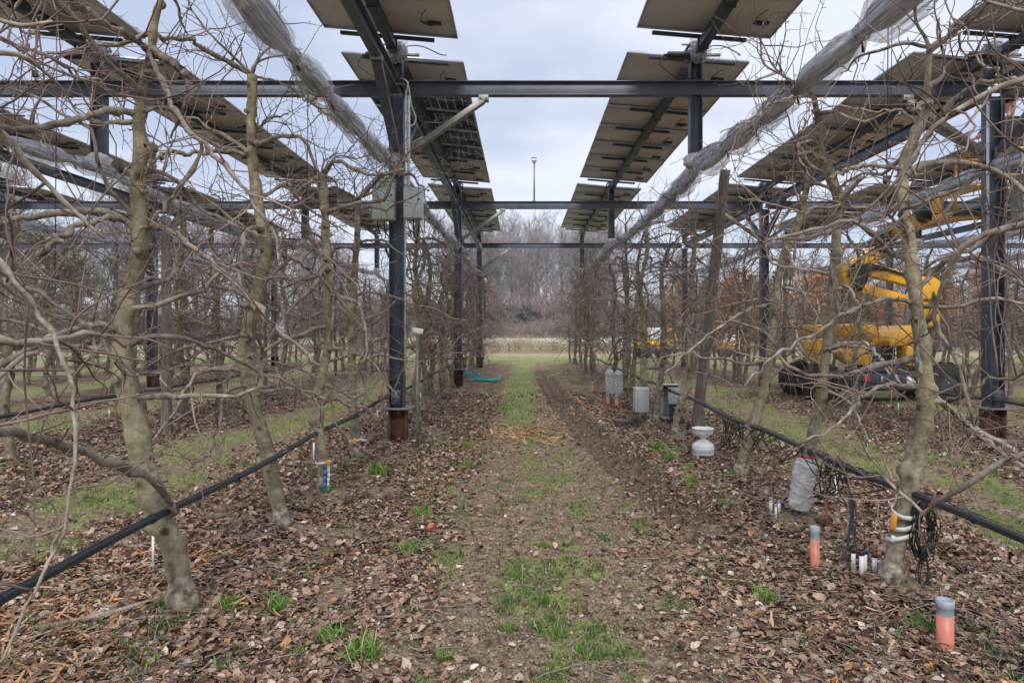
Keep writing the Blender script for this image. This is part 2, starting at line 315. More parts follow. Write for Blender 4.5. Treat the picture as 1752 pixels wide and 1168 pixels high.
def catmull(pts, n):
    p = np.array(pts, dtype=float)
    if len(p) == 2: p = np.array([p[0], (p[0]+p[1])/2, p[1]])
    q = np.vstack([2*p[0]-p[1], p, 2*p[-1]-p[-2]])
    L = np.concatenate([[0], np.cumsum(np.linalg.norm(np.diff(p[:, :3], axis=0), axis=1))]); t = np.linspace(0, L[-1], n)
    out = []
    for x in t:
        i = min(np.searchsorted(L, x, side='right')-1, len(p)-2); i = max(i, 0); u = (x-L[i])/max(L[i+1]-L[i], 1e-9)
        a, b, c, d = q[i], q[i+1], q[i+2], q[i+3]
        out.append(0.5*((2*b)+(-a+c)*u+(2*a-5*b+4*c-d)*u*u+(-a+3*b-3*c+d)*u**3))
    return np.array(out)

def hash2(ix, iy, s):
    h = (ix*374761393+iy*668265263+s*974634777) & 0xffffffff; h = ((h ^ (h >> 13))*1274126177) & 0xffffffff
    return ((h ^ (h >> 16)) & 0xffff)/65535.0
def vnoise(x, y, s=0):
    x = np.asarray(x, float); y = np.asarray(y, float); ix = np.floor(x).astype(np.int64); iy = np.floor(y).astype(np.int64); fx = x-ix; fy = y-iy
    fx = fx*fx*(3-2*fx); fy = fy*fy*(3-2*fy)
    a = hash2(ix, iy, s); b = hash2(ix+1, iy, s); c = hash2(ix, iy+1, s); d = hash2(ix+1, iy+1, s)
    return (a*(1-fx)+b*fx)*(1-fy)+(c*(1-fx)+d*fx)*fy
def fbm(x, y, s=0, o=4):
    r = 0; a = 0.5; t = 0
    for i in range(o): r = r+a*vnoise(x*2**i, y*2**i, s+i*17); t += a; a *= 0.5
    return r/t
def sstep(a, b, x): t = np.clip((x-a)/(b-a), 0, 1); return t*t*(3-2*t)

# ------------------------------------------------------------------ where things stand
ROW0, PITCH = -1.87, 4.14
TX = [2.40+PITCH*k for k in (-4, -3, -2, -1, 0, 1, 2, 3)]          # tracker rows
FRAMES = [9.49, 18.48, 27.57]
NEARBASE = {'T1': P(318, 1060, dep(1058)), 'T2': P(480, 912, dep(912)), 'T3': P(556, 852, dep(852)), 'T4': P(612, 795, dep(795)),
            'R1': P(1523, 1012, dep(1012)), 'R2': P(1366, 893, dep(893)), 'R3': P(1264, 826, dep(826)), 'R4': P(1154, 752, dep(752)), 'R5': P(1122, 728, dep(728))}

def rutx(y): return 0.66+0.66*np.exp(-(np.maximum(y, 4)-6)/6.0)
def masks(x, y):
    d = np.abs(((x-ROW0+PITCH/2) % PITCH)-PITCH/2)                  # distance to nearest tree row
    n1 = fbm(x*1.3, y*0.9, 3); n2 = fbm(x*3.1, y*2.6, 11); n3 = fbm(x*0.5, y*0.35, 23)
    n4 = fbm(x*5.3+7, y*4.7+3, 51, 3)
    litter = (1-sstep(1.0, 1.8, d+(n1-0.5)*1.3))
    grass = sstep(0.47, 0.58, n1*0.35+n2*0.35+n4*0.3+0.07*sstep(0.9, 1.8, d)-0.03)
    track = (np.abs(x-0.2) < 2.0)
    wob = (n1-0.5)*0.9+(n4-0.5)*0.5
    soil = sstep(-0.85, -0.35, x+wob)*(1-sstep(0.70, 1.55, x-wob*0.7))
    far = sstep(9, 16, y)
    soil = soil*(1-0.60*far)
    strip = np.exp(-((x-0.24+0.28*far+(n3-0.5)*0.7)/(0.30+0.13*far))**2)
    g_tr = sstep(0.50, 0.60, n2*0.40+n4*0.35+n1*0.25+0.10*(strip-0.55)+0.02+0.17*far*strip)*np.clip(strip*1.6+0.15, 0, 1)
    gside = sstep(0.46, 0.6, n2*0.5+n1*0.5)*np.exp(-((x-1.88)/0.26)**2)*sstep(5.5, 6.5, y)*(1-sstep(9.5, 12, y))
    litter = np.where(track, np.maximum((1-soil)*0.95-0.45*gside, 0.10*n2), litter)
    litter = litter*np.clip(0.22+3.2*(n4*0.55+n2*0.45-0.36), 0.08, 1)
    litter = litter*(1-0.78*np.exp(-((x-rutx(y)-0.04)/0.30)**2)*sstep(4.6, 5.8, y)*(1-sstep(16, 22, y)))
    grass = np.where(track, np.maximum(np.maximum(g_tr, gside), 0.85*sstep(0.55, 0.64, n2*0.5+n4*0.5)*(np.abs(x-0.2) > 0.6)), grass*(1-0.35*litter))
    mud = (0.65+0.6*n4)*np.exp(-((x-rutx(y))/0.33)**2)*1.25*sstep(4.7, 6.0, y)*(1-sstep(24, 30, y))+0.45*np.exp(-((x+0.62)/0.24)**2)*sstep(8, 10, y)
    grass = grass*(1-0.92*np.clip(mud, 0, 1)*(y < 20))
    end = sstep(29.5, 32.5, y+(n1-0.5)*3)
    grass = grass*(1-end)+end*(0.8+0.2*n1); litter = litter*(1-end); mud = mud*(1-end)
    dry = sstep(36, 41, y+(n1-0.5)*4)*(1-sstep(47, 50, y)); pale = sstep(49, 53, y)
    side = sstep(9, 16, np.abs(x-0.3))
    return np.clip(grass, 0, 1), np.clip(litter, 0, 1), np.clip(mud, 0, 1), np.clip(dry, 0, 1), np.clip(pale*(1-0.6*side), 0, 1)
def height(x, y):
    x = np.asarray(x, float); y = np.asarray(y, float)
    h = 0.10*(fbm(x*0.35, y*0.3, 5)-0.5)+0.045*(fbm(x*2.1, y*2.1, 7)-0.5)*(1-sstep(25, 40, y))
    near = 1-sstep(16, 24, y)
    h = h+near*(0.026*(fbm(x*7.1+y*3.3, y*6.7-x*3.9, 9, 4)-0.5)+0.016*(vnoise(x*29+y*7, y*27-x*9, 19)-0.5))
    rx_ = rutx(y); tr = sstep(4.6, 5.8, y)*(1-sstep(22, 30, y)); q = np.abs(x-rx_)
    h = h-0.10*tr*(1-sstep(0.17, 0.28, q))+0.06*tr*np.exp(-((q-0.34)/0.075)**2)
    # tyre lugs pressed in the rut, in two slanted rows
    ph = (y*3.3+q*3.2+np.where(x > rx_, 0.5, 0)); lug = sstep(0.0, 0.25, np.sin(ph*2*np.pi/1.0))
    h = h+0.105*tr*lug*(1-sstep(0.19, 0.27, q))*(0.45+0.8*fbm(x*2, y*1.3, 31))+0.05*tr*(1-sstep(0.25, 0.4, q))*(fbm(x*11, y*11, 33, 3)-0.5)
    h = h-0.03*sstep(6, 8, y)*(1-sstep(24, 30, y))*(1-sstep(0.13, 0.28, np.abs(x+0.72)))
    for b in NEARBASE.values():
        h = h+0.055*np.exp(-(((x-b[0])**2+(y-b[1])**2)/0.075))
    d = np.abs(((x-ROW0+PITCH/2) % PITCH)-PITCH/2); h = h+0.03*np.exp(-(d/0.5)**2)*(1-sstep(26, 32, y))
    h = h+sstep(60, 400, y)*0.0
    return h-0.01
def hz(x, y): return float(height(np.array([x]), np.array([y]))[0])

def axis(a, b, step, lo, hi, g):
    m = list(np.arange(a, b, step)); p = m[-1]; s = step
    while p < hi: s *= g; p += s; m.append(p)
    p = m[0]; s = step; pre = []
    while p > lo: s *= g; p -= s; pre.append(p)
    return np.array(pre[::-1]+m)

def ground_mat():
    m, nt, b = new_mat('orchard_ground')
    L = nt.links
    at = N(nt, 'ShaderNodeAttribute', attribute_name='mix'); sp = N(nt, 'ShaderNodeSeparateColor'); L.new(at.outputs['Color'], sp.inputs[0])
    at2 = N(nt, 'ShaderNodeAttribute', attribute_name='mix2'); sp2 = N(nt, 'ShaderNodeSeparateColor'); L.new(at2.outputs['Color'], sp2.inputs[0])
    g = N(nt, 'ShaderNodeNewGeometry')
    def noise(sc, det=5, rough=0.6):
        n = N(nt, 'ShaderNodeTexNoise'); n.inputs['Scale'].default_value = sc; n.inputs['Detail'].default_value = det; n.inputs['Roughness'].default_value = rough
        L.new(g.outputs['Position'], n.inputs[0]); return n
    def mixc(f, a, bb):
        x = N(nt, 'ShaderNodeMix', data_type='RGBA')
        L.new(f, x.inputs[0]); L.new(a, x.inputs[6]); L.new(bb, x.inputs[7]); return x.outputs[2]
    # soil
    ns = noise(14, 8, 0.7); nb = noise(1.1, 4)
    soil = ramp(nt, [(0.32, (0.10, 0.07, 0.047)), (0.5, (0.235, 0.175, 0.115)), (0.68, (0.38, 0.30, 0.205))]); L.new(ns.outputs[0], soil.inputs[0])
    nfine = noise(85, 4, 0.75); fmul = ramp(nt, [(0.34, (0.45, 0.42, 0.40)), (0.52, (1, 1, 1)), (0.68, (1.45, 1.42, 1.35))]); L.new(nfine.outputs[0], fmul.inputs[0])
    sm_ = N(nt, 'ShaderNodeMix', data_type='RGBA', blend_type='MULTIPLY'); sm_.inputs[0].default_value = 1; L.new(soil.outputs[0], sm_.inputs[6]); L.new(fmul.outputs[0], sm_.inputs[7])
    nm_ = noise(6.5, 6, 0.7); mr_ = N(nt, 'ShaderNodeMapRange'); mr_.inputs[1].default_value = 0.52; mr_.inputs[2].default_value = 0.66; mr_.inputs[4].default_value = 0.55; L.new(nm_.outputs[0], mr_.inputs[0])
    so_m = N(nt, 'ShaderNodeMix', data_type='RGBA'); L.new(mr_.outputs[0], so_m.inputs[0]); L.new(sm_.outputs[2], so_m.inputs[6]); so_m.inputs[7].default_value = (0.19, 0.175, 0.075, 1)
    # litter: leaf-sized cells
    vo = N(nt, 'ShaderNodeTexVoronoi'); vo.inputs['Scale'].default_value = 19; vo.inputs['Randomness'].default_value = 1
    nw = noise(9, 3); wv = N(nt, 'ShaderNodeVectorMath', operation='SCALE'); wv.inputs['Scale'].default_value = 0.06; L.new(nw.outputs['Color'], wv.inputs[0])
    wa = N(nt, 'ShaderNodeVectorMath', operation='ADD'); L.new(g.outputs['Position'], wa.inputs[0]); L.new(wv.outputs[0], wa.inputs[1]); L.new(wa.outputs[0], vo.inputs[0])
    vs = N(nt, 'ShaderNodeSeparateColor'); L.new(vo.outputs['Color'], vs.inputs[0])
    lit = ramp(nt, [(0.0, (0.085, 0.05, 0.038)), (0.35, (0.17, 0.10, 0.075)), (0.65, (0.26, 0.165, 0.125)), (0.9, (0.36, 0.25, 0.20)), (1.0, (0.30, 0.12, 0.06))]); L.new(vs.outputs[0], lit.inputs[0])
    dk = ramp(nt, [(0.0, (1, 1, 1)), (0.5, (0.85, 0.83, 0.8)), (0.85, (0.4, 0.36, 0.33))]); 
    dm = N(nt, 'ShaderNodeMath', operation='MULTIPLY'); dm.inputs[1].default_value = 1.3; L.new(vo.outputs['Distance'], dm.inputs[0]); L.new(dm.outputs[0], dk.inputs[0])
    lm = N(nt, 'ShaderNodeMix', data_type='RGBA', blend_type='MULTIPLY'); lm.inputs[0].default_value = 1; L.new(lit.outputs[0], lm.inputs[6]); L.new(dk.outputs[0], lm.inputs[7])
    # grass
    ng = noise(30, 6, 0.75); gr = ramp(nt, [(0.3, (0.05, 0.055, 0.022)), (0.5, (0.125, 0.135, 0.048)), (0.72, (0.25, 0.215, 0.10))]); L.new(ng.outputs[0], gr.inputs[0])
    gfar = ramp(nt, [(0.35, (0.17, 0.21, 0.06)), (0.65, (0.36, 0.36, 0.14))]); nf = noise(0.6, 6, 0.7); L.new(nf.outputs[0], gfar.inputs[0])
    gx = N(nt, 'ShaderNodeMix', data_type='RGBA'); gx.inputs[0].default_value = 0.5; L.new(gr.outputs[0], gx.inputs[6]); L.new(gfar.outputs[0], gx.inputs[7])
    # break the mask edges up with noise
    def soft(f, amt, nn):
        a = N(nt, 'ShaderNodeMath', operation='MULTIPLY_ADD'); a.inputs[1].default_value = amt; a.inputs[2].default_value = -amt/2; L.new(nn.outputs[0], a.inputs[0])
        c = N(nt, 'ShaderNodeMath', operation='ADD', use_clamp=True); L.new(f, c.inputs[0]); L.new(a.outputs[0], c.inputs[1])
        r = N(nt, 'ShaderNodeMapRange'); r.inputs[1].default_value = 0.35; r.inputs[2].default_value = 0.65; L.new(c.outputs[0], r.inputs[0]); return r.outputs[0]
    mudc = ramp(nt, [(0.3, (0.06, 0.043, 0.031)), (0.7, (0.21, 0.155, 0.108))]); L.new(ns.outputs[0], mudc.inputs[0])
    col = mixc(soft(sp.outputs[2], 0.5, nb), so_m.outputs[2], mudc.outputs[0])
    col = mixc(soft(sp.outputs[1], 1.1, noise(22, 3)), col, lm.outputs[2])
    col = mixc(soft(sp.outputs[0], 1.3, noise(21, 6, 0.7)), col, gx.outputs[2])
    dry = ramp(nt, [(0.3, (0.22, 0.17, 0.10)), (0.7, (0.40, 0.34, 0.22))]); nd = noise(2.2, 7, 0.7); L.new(nd.outputs[0], dry.inputs[0])
    col = mixc(sp2.outputs[0], col, dry.outputs[0])
    pale = ramp(nt, [(0.3, (0.30, 0.33, 0.22)), (0.7, (0.52, 0.55, 0.45))]); L.new(nf.outputs[0], pale.inputs[0])
    col = mixc(sp2.outputs[1], col, pale.outputs[0])
    L.new(col, b.inputs['Base Color']); b.inputs['Roughness'].default_value = 0.95; b.inputs['Specular IOR Level'].default_value = 0.2
    hm = N(nt, 'ShaderNodeMath', operation='SUBTRACT'); L.new(ns.outputs[0], hm.inputs[0]); L.new(vo.outputs['Distance'], hm.inputs[1])
    bp = N(nt, 'ShaderNodeBump'); bp.inputs['Strength'].default_value = 0.9; bp.inputs['Distance'].default_value = 0.03; L.new(hm.outputs[0], bp.inputs['Height']); L.new(bp.outputs[0], b.inputs['Normal'])
    return m

def make_ground():
    xs = axis(-4.5, 4.5, 0.036, -900, 900, 1.05); xs = np.sort(np.concatenate([xs[(xs < 0.2) | (xs > 2.0)], np.arange(0.2, 2.0, 0.015)])); ys0 = list(np.arange(2.2, 9.5, 0.022)); p = ys0[-1]; s = 0.022
    while p < 1100: s *= 1.016 if p < 40 else 1.1; p += s; ys0.append(p)
    q = ys0[0]; s = 0.03; pre = []
    while q > -60: s *= 1.15; q -= s; pre.append(q)
    ys = np.array(pre[::-1]+ys0)
    X, Y = np.meshgrid(xs, ys); Z = height(X, Y)
    V = np.stack([X, Y, Z], -1).reshape(-1, 3); nx, ny = len(xs), len(ys)
    i = (np.arange(ny-1)[:, None]*nx+np.arange(nx-1)[None]).ravel(); Q = np.stack([i, i+1, i+nx+1, i+nx], -1)
    o = mesh_np('ground', V, [Q], ground_mat()); tag(o, kind='structure')
    g, l, m, d, p = masks(X.ravel(), Y.ravel()); one = np.ones_like(g)
    a = o.data.color_attributes.new('mix', 'FLOAT_COLOR', 'POINT'); a.data.foreach_set('color', np.stack([g, l, m, one], -1).astype(np.float32).ravel())
    a = o.data.color_attributes.new('mix2', 'FLOAT_COLOR', 'POINT'); a.data.foreach_set('color', np.stack([d, p, one, one], -1).astype(np.float32).ravel())
    print('ground verts', len(V))
make_ground()

# ------------------------------------------------------------------ loose ground cover
RS = np.random.RandomState
def sample_area(rng, n, dens, xr=(-9, 9), yr=(2.3, 20), pw=1.6):
    """positions with density falling away from the camera, accepted by dens(x,y) and the view wedge"""
    u = rng.rand(n); y = yr[0]*(yr[1]/yr[0])**(u**pw) if pw != 1 else yr[0]+(yr[1]-yr[0])*u
    hw = 0.84*y+0.3; x = (rng.rand(n)*2-1)*hw
    ok = (x > xr[0]) & (x < xr[1]); x = x[ok]; y = y[ok]
    k = rng.rand(len(x)) < dens(x, y); return x[k], y[k]

def scatter(name, x, y, tmplV, tmplF, size, rng, tilt, col, m, lift=0.0, up=False):
    n = len(x); k = rng.randint(0, len(tmplV), n); Vt = np.array(tmplV)[k]           # (n,v,3)
    a = rng.rand(n)*2*np.pi; tx = rng.randn(n)*tilt; ty = rng.randn(n)*tilt
    ca, sa = np.cos(a), np.sin(a); Vt = Vt*size[:, None, None]
    def rx(V, t): c, s = np.cos(t)[:, None], np.sin(t)[:, None]; return np.stack([V[..., 0], c*V[..., 1]-s*V[..., 2], s*V[..., 1]+c*V[..., 2]], -1)
    def ry(V, t): c, s = np.cos(t)[:, None], np.sin(t)[:, None]; return np.stack([c*V[..., 0]+s*V[..., 2], V[..., 1], -s*V[..., 0]+c*V[..., 2]], -1)
    Vt = ry(rx(Vt, tx), ty)
    X = ca[:, None]*Vt[..., 0]-sa[:, None]*Vt[..., 1]; Y = sa[:, None]*Vt[..., 0]+ca[:, None]*Vt[..., 1]; Z = Vt[..., 2]
    if not up: Z = Z-Z.min(axis=1, keepdims=True)*0.75
    z0 = height(x, y)+lift*rng.rand(n)
    V = np.stack([X+x[:, None], Y+y[:, None], Z+z0[:, None]], -1); nv = V.shape[1]
    F = (np.array(tmplF)[None]+(np.arange(n)*nv)[:, None, None]).reshape(-1, np.array(tmplF).shape[1])
    o = mesh_np(name, V.reshape(-1, 3), [F], m)
    c = np.repeat(np.concatenate([col, np.ones((n, 1))], 1), nv, axis=0)
    at = o.data.color_attributes.new('col', 'FLOAT_COLOR', 'POINT'); at.data.foreach_set('color', c.astype(np.float32).ravel())
    return o

def leaf_templates(rng, n=14):
    out = []
    for _ in range(n):
        cu = rng.uniform(0.05, 0.8); fo = rng.uniform(0.05, 0.9); tw = rng.uniform(-0.9, 0.9); V = []
        for i, (t, w) in enumerate(((-0.5, 0.02), (-0.25, 0.27), (0.05, 0.33), (0.3, 0.21), (0.5, 0.015))):
            for s in (-1, 0, 1):
                ww = w*(1+0.25*rng.randn()); zz = cu*(t*t)*rng.choice([1, 1.4])+fo*abs(s)*w+tw*t*s*w+0.03*rng.randn()
                V.append((s*ww, t, zz))
        out.append(V)
    F = [[i*3+j, i*3+j+1, i*3+j+4, i*3+j+3] for i in range(4) for j in range(2)]
    return out, F
rng = RS(4)
LT, LF = leaf_templates(rng)
KEEP = [(b[0], b[1], 0.17) for b in NEARBASE.values()]
for px_, py_, r_ in ((1394, 978, 0.07), (1617, 1112, 0.08), (1460, 990, 0.07), (1476, 1003, 0.08), (1496, 995, 0.06), (1327, 894, 0.10), (1203, 783, 0.2), (262, 975, 0.08), (735, 908, 0.09), (1416, 912, 0.05), (120, 1075, 0.1), (200, 1060, 0.1)):
    p_ = P(px_, py_, dep(py_)); KEEP.append((p_[0], p_[1], r_))
def clear(x, y):
    k = np.ones_like(x)
    for cx, cy, r_ in KEEP: k = k*(0.12+0.88*sstep(r_*0.75, r_*1.35, np.hypot(x-cx, y-cy)))
    return k
def dleaf(x, y): g, l, m, d, p = masks(x, y); return (np.clip(l*1.0-0.25*g, 0, 1)+0.008*(y < 12))*clear(x, y)
x, y = sample_area(rng, 270000, dleaf, yr=(2.3, 17), pw=0.95)
n = len(x); pal = np.array([(0.235, 0.15, 0.105), (0.32, 0.22, 0.165), (0.14, 0.08, 0.055), (0.42, 0.315, 0.245), (0.065, 0.037, 0.027), (0.33, 0.17, 0.09), (0.52, 0.44, 0.37)])
ci = rng.choice(len(pal), n, p=[0.27, 0.20, 0.22, 0.10, 0.14, 0.05, 0.02]); col = pal[ci]*(0.85+0.35*rng.rand(n, 1))
size = (0.020+0.034*rng.rand(n)**1.2+0.022*(rng.rand(n) < 0.12))*(1+0.03*np.maximum(y-6, 0))
o = scatter('leaf_litter', x, y, LT, LF, size, rng, 0.36, col, M['leaf'], lift=0.012); tag(o, 'brown fallen apple leaves strewn along the tree rows', 'leaf litter', kind='stuff')
print('leaves', n)
x, y = sample_area(rng, 150000, lambda x, y: 0.20+0.55*((x > -1.0) & (x < 1.7))*(1-sstep(6, 12, y)), yr=(2.3, 12), pw=0.95); n = len(x)
cp = np.array([(0.26, 0.19, 0.13), (0.14, 0.095, 0.065), (0.40, 0.31, 0.21), (0.07, 0.048, 0.035), (0.30, 0.16, 0.08)])[rng.choice(5, n, p=[0.3, 0.27, 0.17, 0.2, 0.06])]*(0.8+0.4*rng.rand(n, 1))
o = scatter('soil_crumbs', x, y, LT, LF, (0.005+0.014*rng.rand(n)**1.5)*(1+0.05*y), rng, 0.7, cp, M['leaf'], lift=0.006); tag(o, 'small clods, chaff and leaf crumbs trodden into the brown track', 'crumbs', kind='stuff')
# grass blades
def blade_templates(rng, n=12):
    out = []
    for _ in range(n):
        b = rng.uniform(0.2, 0.9); V = []
        for t, w in ((0, 0.035), (0.4, 0.032), (0.75, 0.022), (1.0, 0.003)):
            V += [(-w, b*t*t, t*(1-0.25*b*t)), (w, b*t*t, t*(1-0.25*b*t))]
        out.append(V)
    return out, [[i*2, i*2+1, i*2+3, i*2+2] for i in range(3)]
BT, BF = blade_templates(rng)
def dgrass(x, y): g, l, m, d, p = masks(x, y); cl = fbm(x*14, y*14, 41, 2); return np.clip(g*1.25, 0, 1)*sstep(0.46, 0.60, cl)
x, y = sample_area(rng, 420000, dgrass, yr=(2.3, 24), pw=0.95)
tall = fbm(x*1.1, y*1.1, 77)
n = len(x); t = rng.rand(n, 1); col = np.where(t < 0.66, np.array([(0.062, 0.118, 0.034)])*(0.4+1.2*rng.rand(n, 1)), np.array([(0.26, 0.25, 0.11)])*(0.7+0.5*rng.rand(n, 1)))
size = (0.022+0.035*rng.rand(n))*(0.7+0.9*tall)*(1+0.03*np.maximum(y-6, 0))
o = scatter('short_grass', x, y, BT, BF, size, rng, 0.35, col, M['leaf'], up=True); tag(o, 'short green winter grass growing in thin patches between the rows', 'grass', kind='stuff')
print('blades', n)
cx, cy = sample_area(rng, 520, lambda x, y: 0.15+1.0*np.exp(-((x-0.3)/0.45)**2)+0.4*(np.abs(x+0.9) < 0.5), xr=(-3.2, 3.2), yr=(2.6, 13), pw=0.95); nb_ = 34; n = len(cx)*nb_
x = np.repeat(cx, nb_)+rng.randn(n)*0.028; y = np.repeat(cy, nb_)+rng.randn(n)*0.03; t = rng.rand(n, 1)
col = np.where(t < 0.85, np.array([(0.06, 0.13, 0.030)])*(0.4+1.3*rng.rand(n, 1)), np.array([(0.27, 0.24, 0.11)]))
o = scatter('sparse_grass', x, y, BT, BF, np.repeat(0.5+0.8*rng.rand(len(cx)), nb_)*(0.03+0.045*rng.rand(n)), rng, 0.5, col, M['leaf'], up=True); tag(o, 'little scattered clumps of worn grass on the bare track', 'grass', kind='stuff')
# tufts: a handful of stronger clumps
tuf = [(650, 815, 0.16), (625, 1118, 0.12), (565, 1090, 0.09), (720, 880, 0.10), (700, 940, 0.10), (800, 795, .10), (800, 760, .1), (1580, 1085, 0.09), (1145, 790, 0.12), (1125, 770, .11), (900, 1010, .05),
       (930, 1020, .06), (950, 1080, .07), (870, 1065, .06), (1000, 1110, .07), (760, 1118, .06), (925, 935, .05), (1310, 1020, .08), (390, 1050, .08), (1640, 800, .1), (480, 1040, .09), (1180, 830, .10), (880, 985, .05), (1240, 870, .07), (560, 855, .08), (690, 640, .1)]
for j, (px, py, h) in enumerate(tuf):
    d = dep(py); c = P(px, py, d); n = 130; rr = RS(100+j); rad = h*0.75*np.sqrt(rr.rand(n)); a = rr.rand(n)*6.28
    x = c[0]+rad*np.cos(a); y = c[1]+rad*np.sin(a)*1.1
    t = rr.rand(n, 1); col = np.where(t < 0.85, np.array([(0.10, 0.21, 0.030)])*(0.6+0.9*rr.rand(n, 1)), np.array([(0.30, 0.28, 0.12)]))
    o = scatter('grass_tuft', x, y, BT, BF, h*(0.45+0.6*rr.rand(n)), rr, 0.30, col, M['leaf'], up=True)
    TUFTS = globals().setdefault('TUFTS', []); TUFTS.append((o, px, py))
for o, px, py in TUFTS:
    where = 'on the trodden track' if 740 < px < 1110 else ('in the leaf litter left of the track' if px <= 740 else 'right of the tyre rut')
    tag(o, None, 'grass tuft', 'loose tufts of green grass')
    dist = 'at the near edge' if py > 1060 else ('few steps ahead' if py > 900 else 'farther along the row')
    o['label'] = 'green grass tuft %s, %s' % (where, dist)
# twigs and wood shavings lying about
def dstick(x, y): g, l, m, d, p = masks(x, y); return 0.25+0.6*l
x, y = sample_area(rng, 8000, dstick, yr=(2.3, 16), pw=0.95)
n = len(x); a = rng.rand(n)*6.28; L = 0.05+0.22*rng.rand(n)**2; s = np.linspace(-0.5, 0.5, 5)
C = np.zeros((n, 5, 3)); bend = (rng.rand(n)-0.5)*0.25
for i in range(5):
    C[:, i, 0] = x+np.cos(a)*s[i]*L-np.sin(a)*bend*L*(s[i]**2)*4; C[:, i, 1] = y+np.sin(a)*s[i]*L+np.cos(a)*bend*L*(s[i]**2)*4
C[:, :, 2] = height(C[:, :, 0], C[:, :, 1])+0.02+0.02*rng.rand(n, 1)
V, Q, T = tubes(C, np.repeat((0.0014+0.0022*rng.rand(n))[:, None], 5, 1), 4)
o = mesh_np('fallen_twigs', V, [Q, T], M['limb']); tag(o, 'small broken twigs scattered over leaves and soil', 'twigs', kind='stuff')
def dshav(x, y):
    a = np.exp(-((x+2.6)/0.7)**2)*(y < 5)*0.45+np.exp(-((x+0.10)/0.60)**2-((y-10.4)/0.8)**2)*0.8+0.05*(x > 0.9)*(x < 2.2)*(y < 8)+0.25*np.exp(-((x-1.3)/0.5)**2-((y-13.5)/2.0)**2)
    return np.clip(a, 0, 1)
x, y = sample_area(rng, 70000, dshav, yr=(2.3, 16), pw=0.95); n = len(x)
ST = [[(-0.05, -0.5, 0), (0.05, -0.5, 0.01), (-0.06, 0, 0.05), (0.05, 0, 0.07), (-0.03, 0.5, 0.02), (0.03, 0.5, 0)], [(-0.04, -0.5, 0.05), (0.04, -0.5, 0), (-0.1, 0, 0.0), (0.0, 0, 0.02), (-0.03, 0.5, 0.1), (0.03, 0.5, 0.06)]]
col = np.array([(0.42, 0.20, 0.09)])*(0.5+0.8*rng.rand(n, 1)); col[rng.rand(n) < 0.25] = (0.50, 0.34, 0.19)
o = scatter('wood_shavings', x, y, ST, [[0, 1, 3, 2], [2, 3, 5, 4]], 0.05+0.10*rng.rand(n)+0.10*(y > 9), rng, 0.14, col, M['leaf'], lift=0.02); tag(o, 'orange brown wood shavings and straw lying in loose drifts', 'wood shavings', kind='stuff')

# ------------------------------------------------------------------ trees
def grow(start, dirs, L, n, wig, trop, rng, kink=0.0):
    """start (T,3), dirs (T,3), L (T,), trop (T,) upward (+) or drooping (-) bend -> (T,n,3)"""
    T = len(start); C = np.zeros((T, n, 3)); C[:, 0] = start; d = nrm(dirs); st = (L/(n-1))[:, None]
    cur = nrm(rng.randn(T, 3))*wig*0.5
    for i in range(1, n):
        d = d+rng.randn(T, 3)*wig*1.2+cur*0.3; d[:, 2] += trop; 
        if kink: d = d+(rng.rand(T, 1) < 0.3)*rng.randn(T, 3)*kink
        d = nrm(d); C[:, i] = C[:, i-1]+d*st
    return C
def along(C, rng, count, t0, t1, bias=None):
    T, n, _ = C.shape; w = np.linalg.norm(C[:, -1]-C[:, 0], axis=1); w = w/w.sum(); k = rng.choice(T, count, p=w)
    t = (t0+(t1-t0)*rng.rand(count))*(n-1); i = np.minimum(t.astype(int), n-2); f = (t-i)[:, None]
    p = C[k, i]*(1-f)+C[k, i+1]*f; tg = nrm(C[k, i+1]-C[k, i]); return p, tg, k, t/(n-1)
def perp(tg, rng):
    r = rng.randn(*tg.shape); r -= (r*tg).sum(-1, keepdims=True)*tg; return nrm(r)
def cat(parts, m, name, parent):
    V = []; F = []; n = 0
    for v, q, t in parts:
        V.append(v); F += [q+n, t+n]; n += len(v)
    return mesh_np(name, np.concatenate(V), F, m, parent)

def trunk_geo(pts, rad, rng, rings=110, k=20, knots=22, burl=True):
    seedb = rng.rand()*30
    C = catmull(pts, rings); R = np.interp(np.linspace(0, 1, rings), np.linspace(0, 1, len(rad)), rad)
    C = C+np.stack([fbm(np.linspace(0, 9, rings), np.full(rings, rng.rand()*50), 3, 2)-0.5, fbm(np.linspace(0, 9, rings), np.full(rings, rng.rand()*50), 5, 2)-0.5, np.zeros(rings)], -1)*0.05
    a = np.arange(k)*2*np.pi/k; A, B = np.meshgrid(np.linspace(0, 12, rings), a, indexing='ij')
    RR = R[:, None]*(1+0.16*(fbm(A*1.3+rng.rand()*20, np.cos(B)*1.2+3, 1, 3)-0.5)+0.12*(fbm(A*1.1, np.sin(B)*1.2+9, 2, 3)-0.5)+0.03*(vnoise(A*5, np.cos(B)*2+7, 5)-0.5))
    H = np.linalg.norm(C[-1]-C[0])
    t = np.linspace(0, 1, rings)[:, None]*H
    for _ in range(knots):
        h = rng.uniform(0.3, H*0.97); ang = rng.rand()*6.28; s = rng.uniform(0.022, 0.045); am = rng.uniform(0.35, 0.9)
        da = np.abs((a[None]-ang+np.pi) % (2*np.pi)-np.pi)*R[:, None]
        RR = RR+am*R[:, None]*np.exp(-((t-h)/s)**2-(da/(s*1.0))**2)*0.75
    for _ in range(4):
        h = rng.uniform(0.5, H*0.85); RR = RR+R[:, None]*0.16*np.exp(-((t-h)/0.05)**2)
    if burl: RR = RR*(1+np.exp(-(t/0.13)**6)*(0.15+0.95*fbm(A*6, np.cos(B)*2.5+np.sin(B)*1.7+5+seedb, 8, 4))+0.10*np.exp(-((t-0.5)/0.4)**2))
    return C, tubes(C[None], RR[None], k)

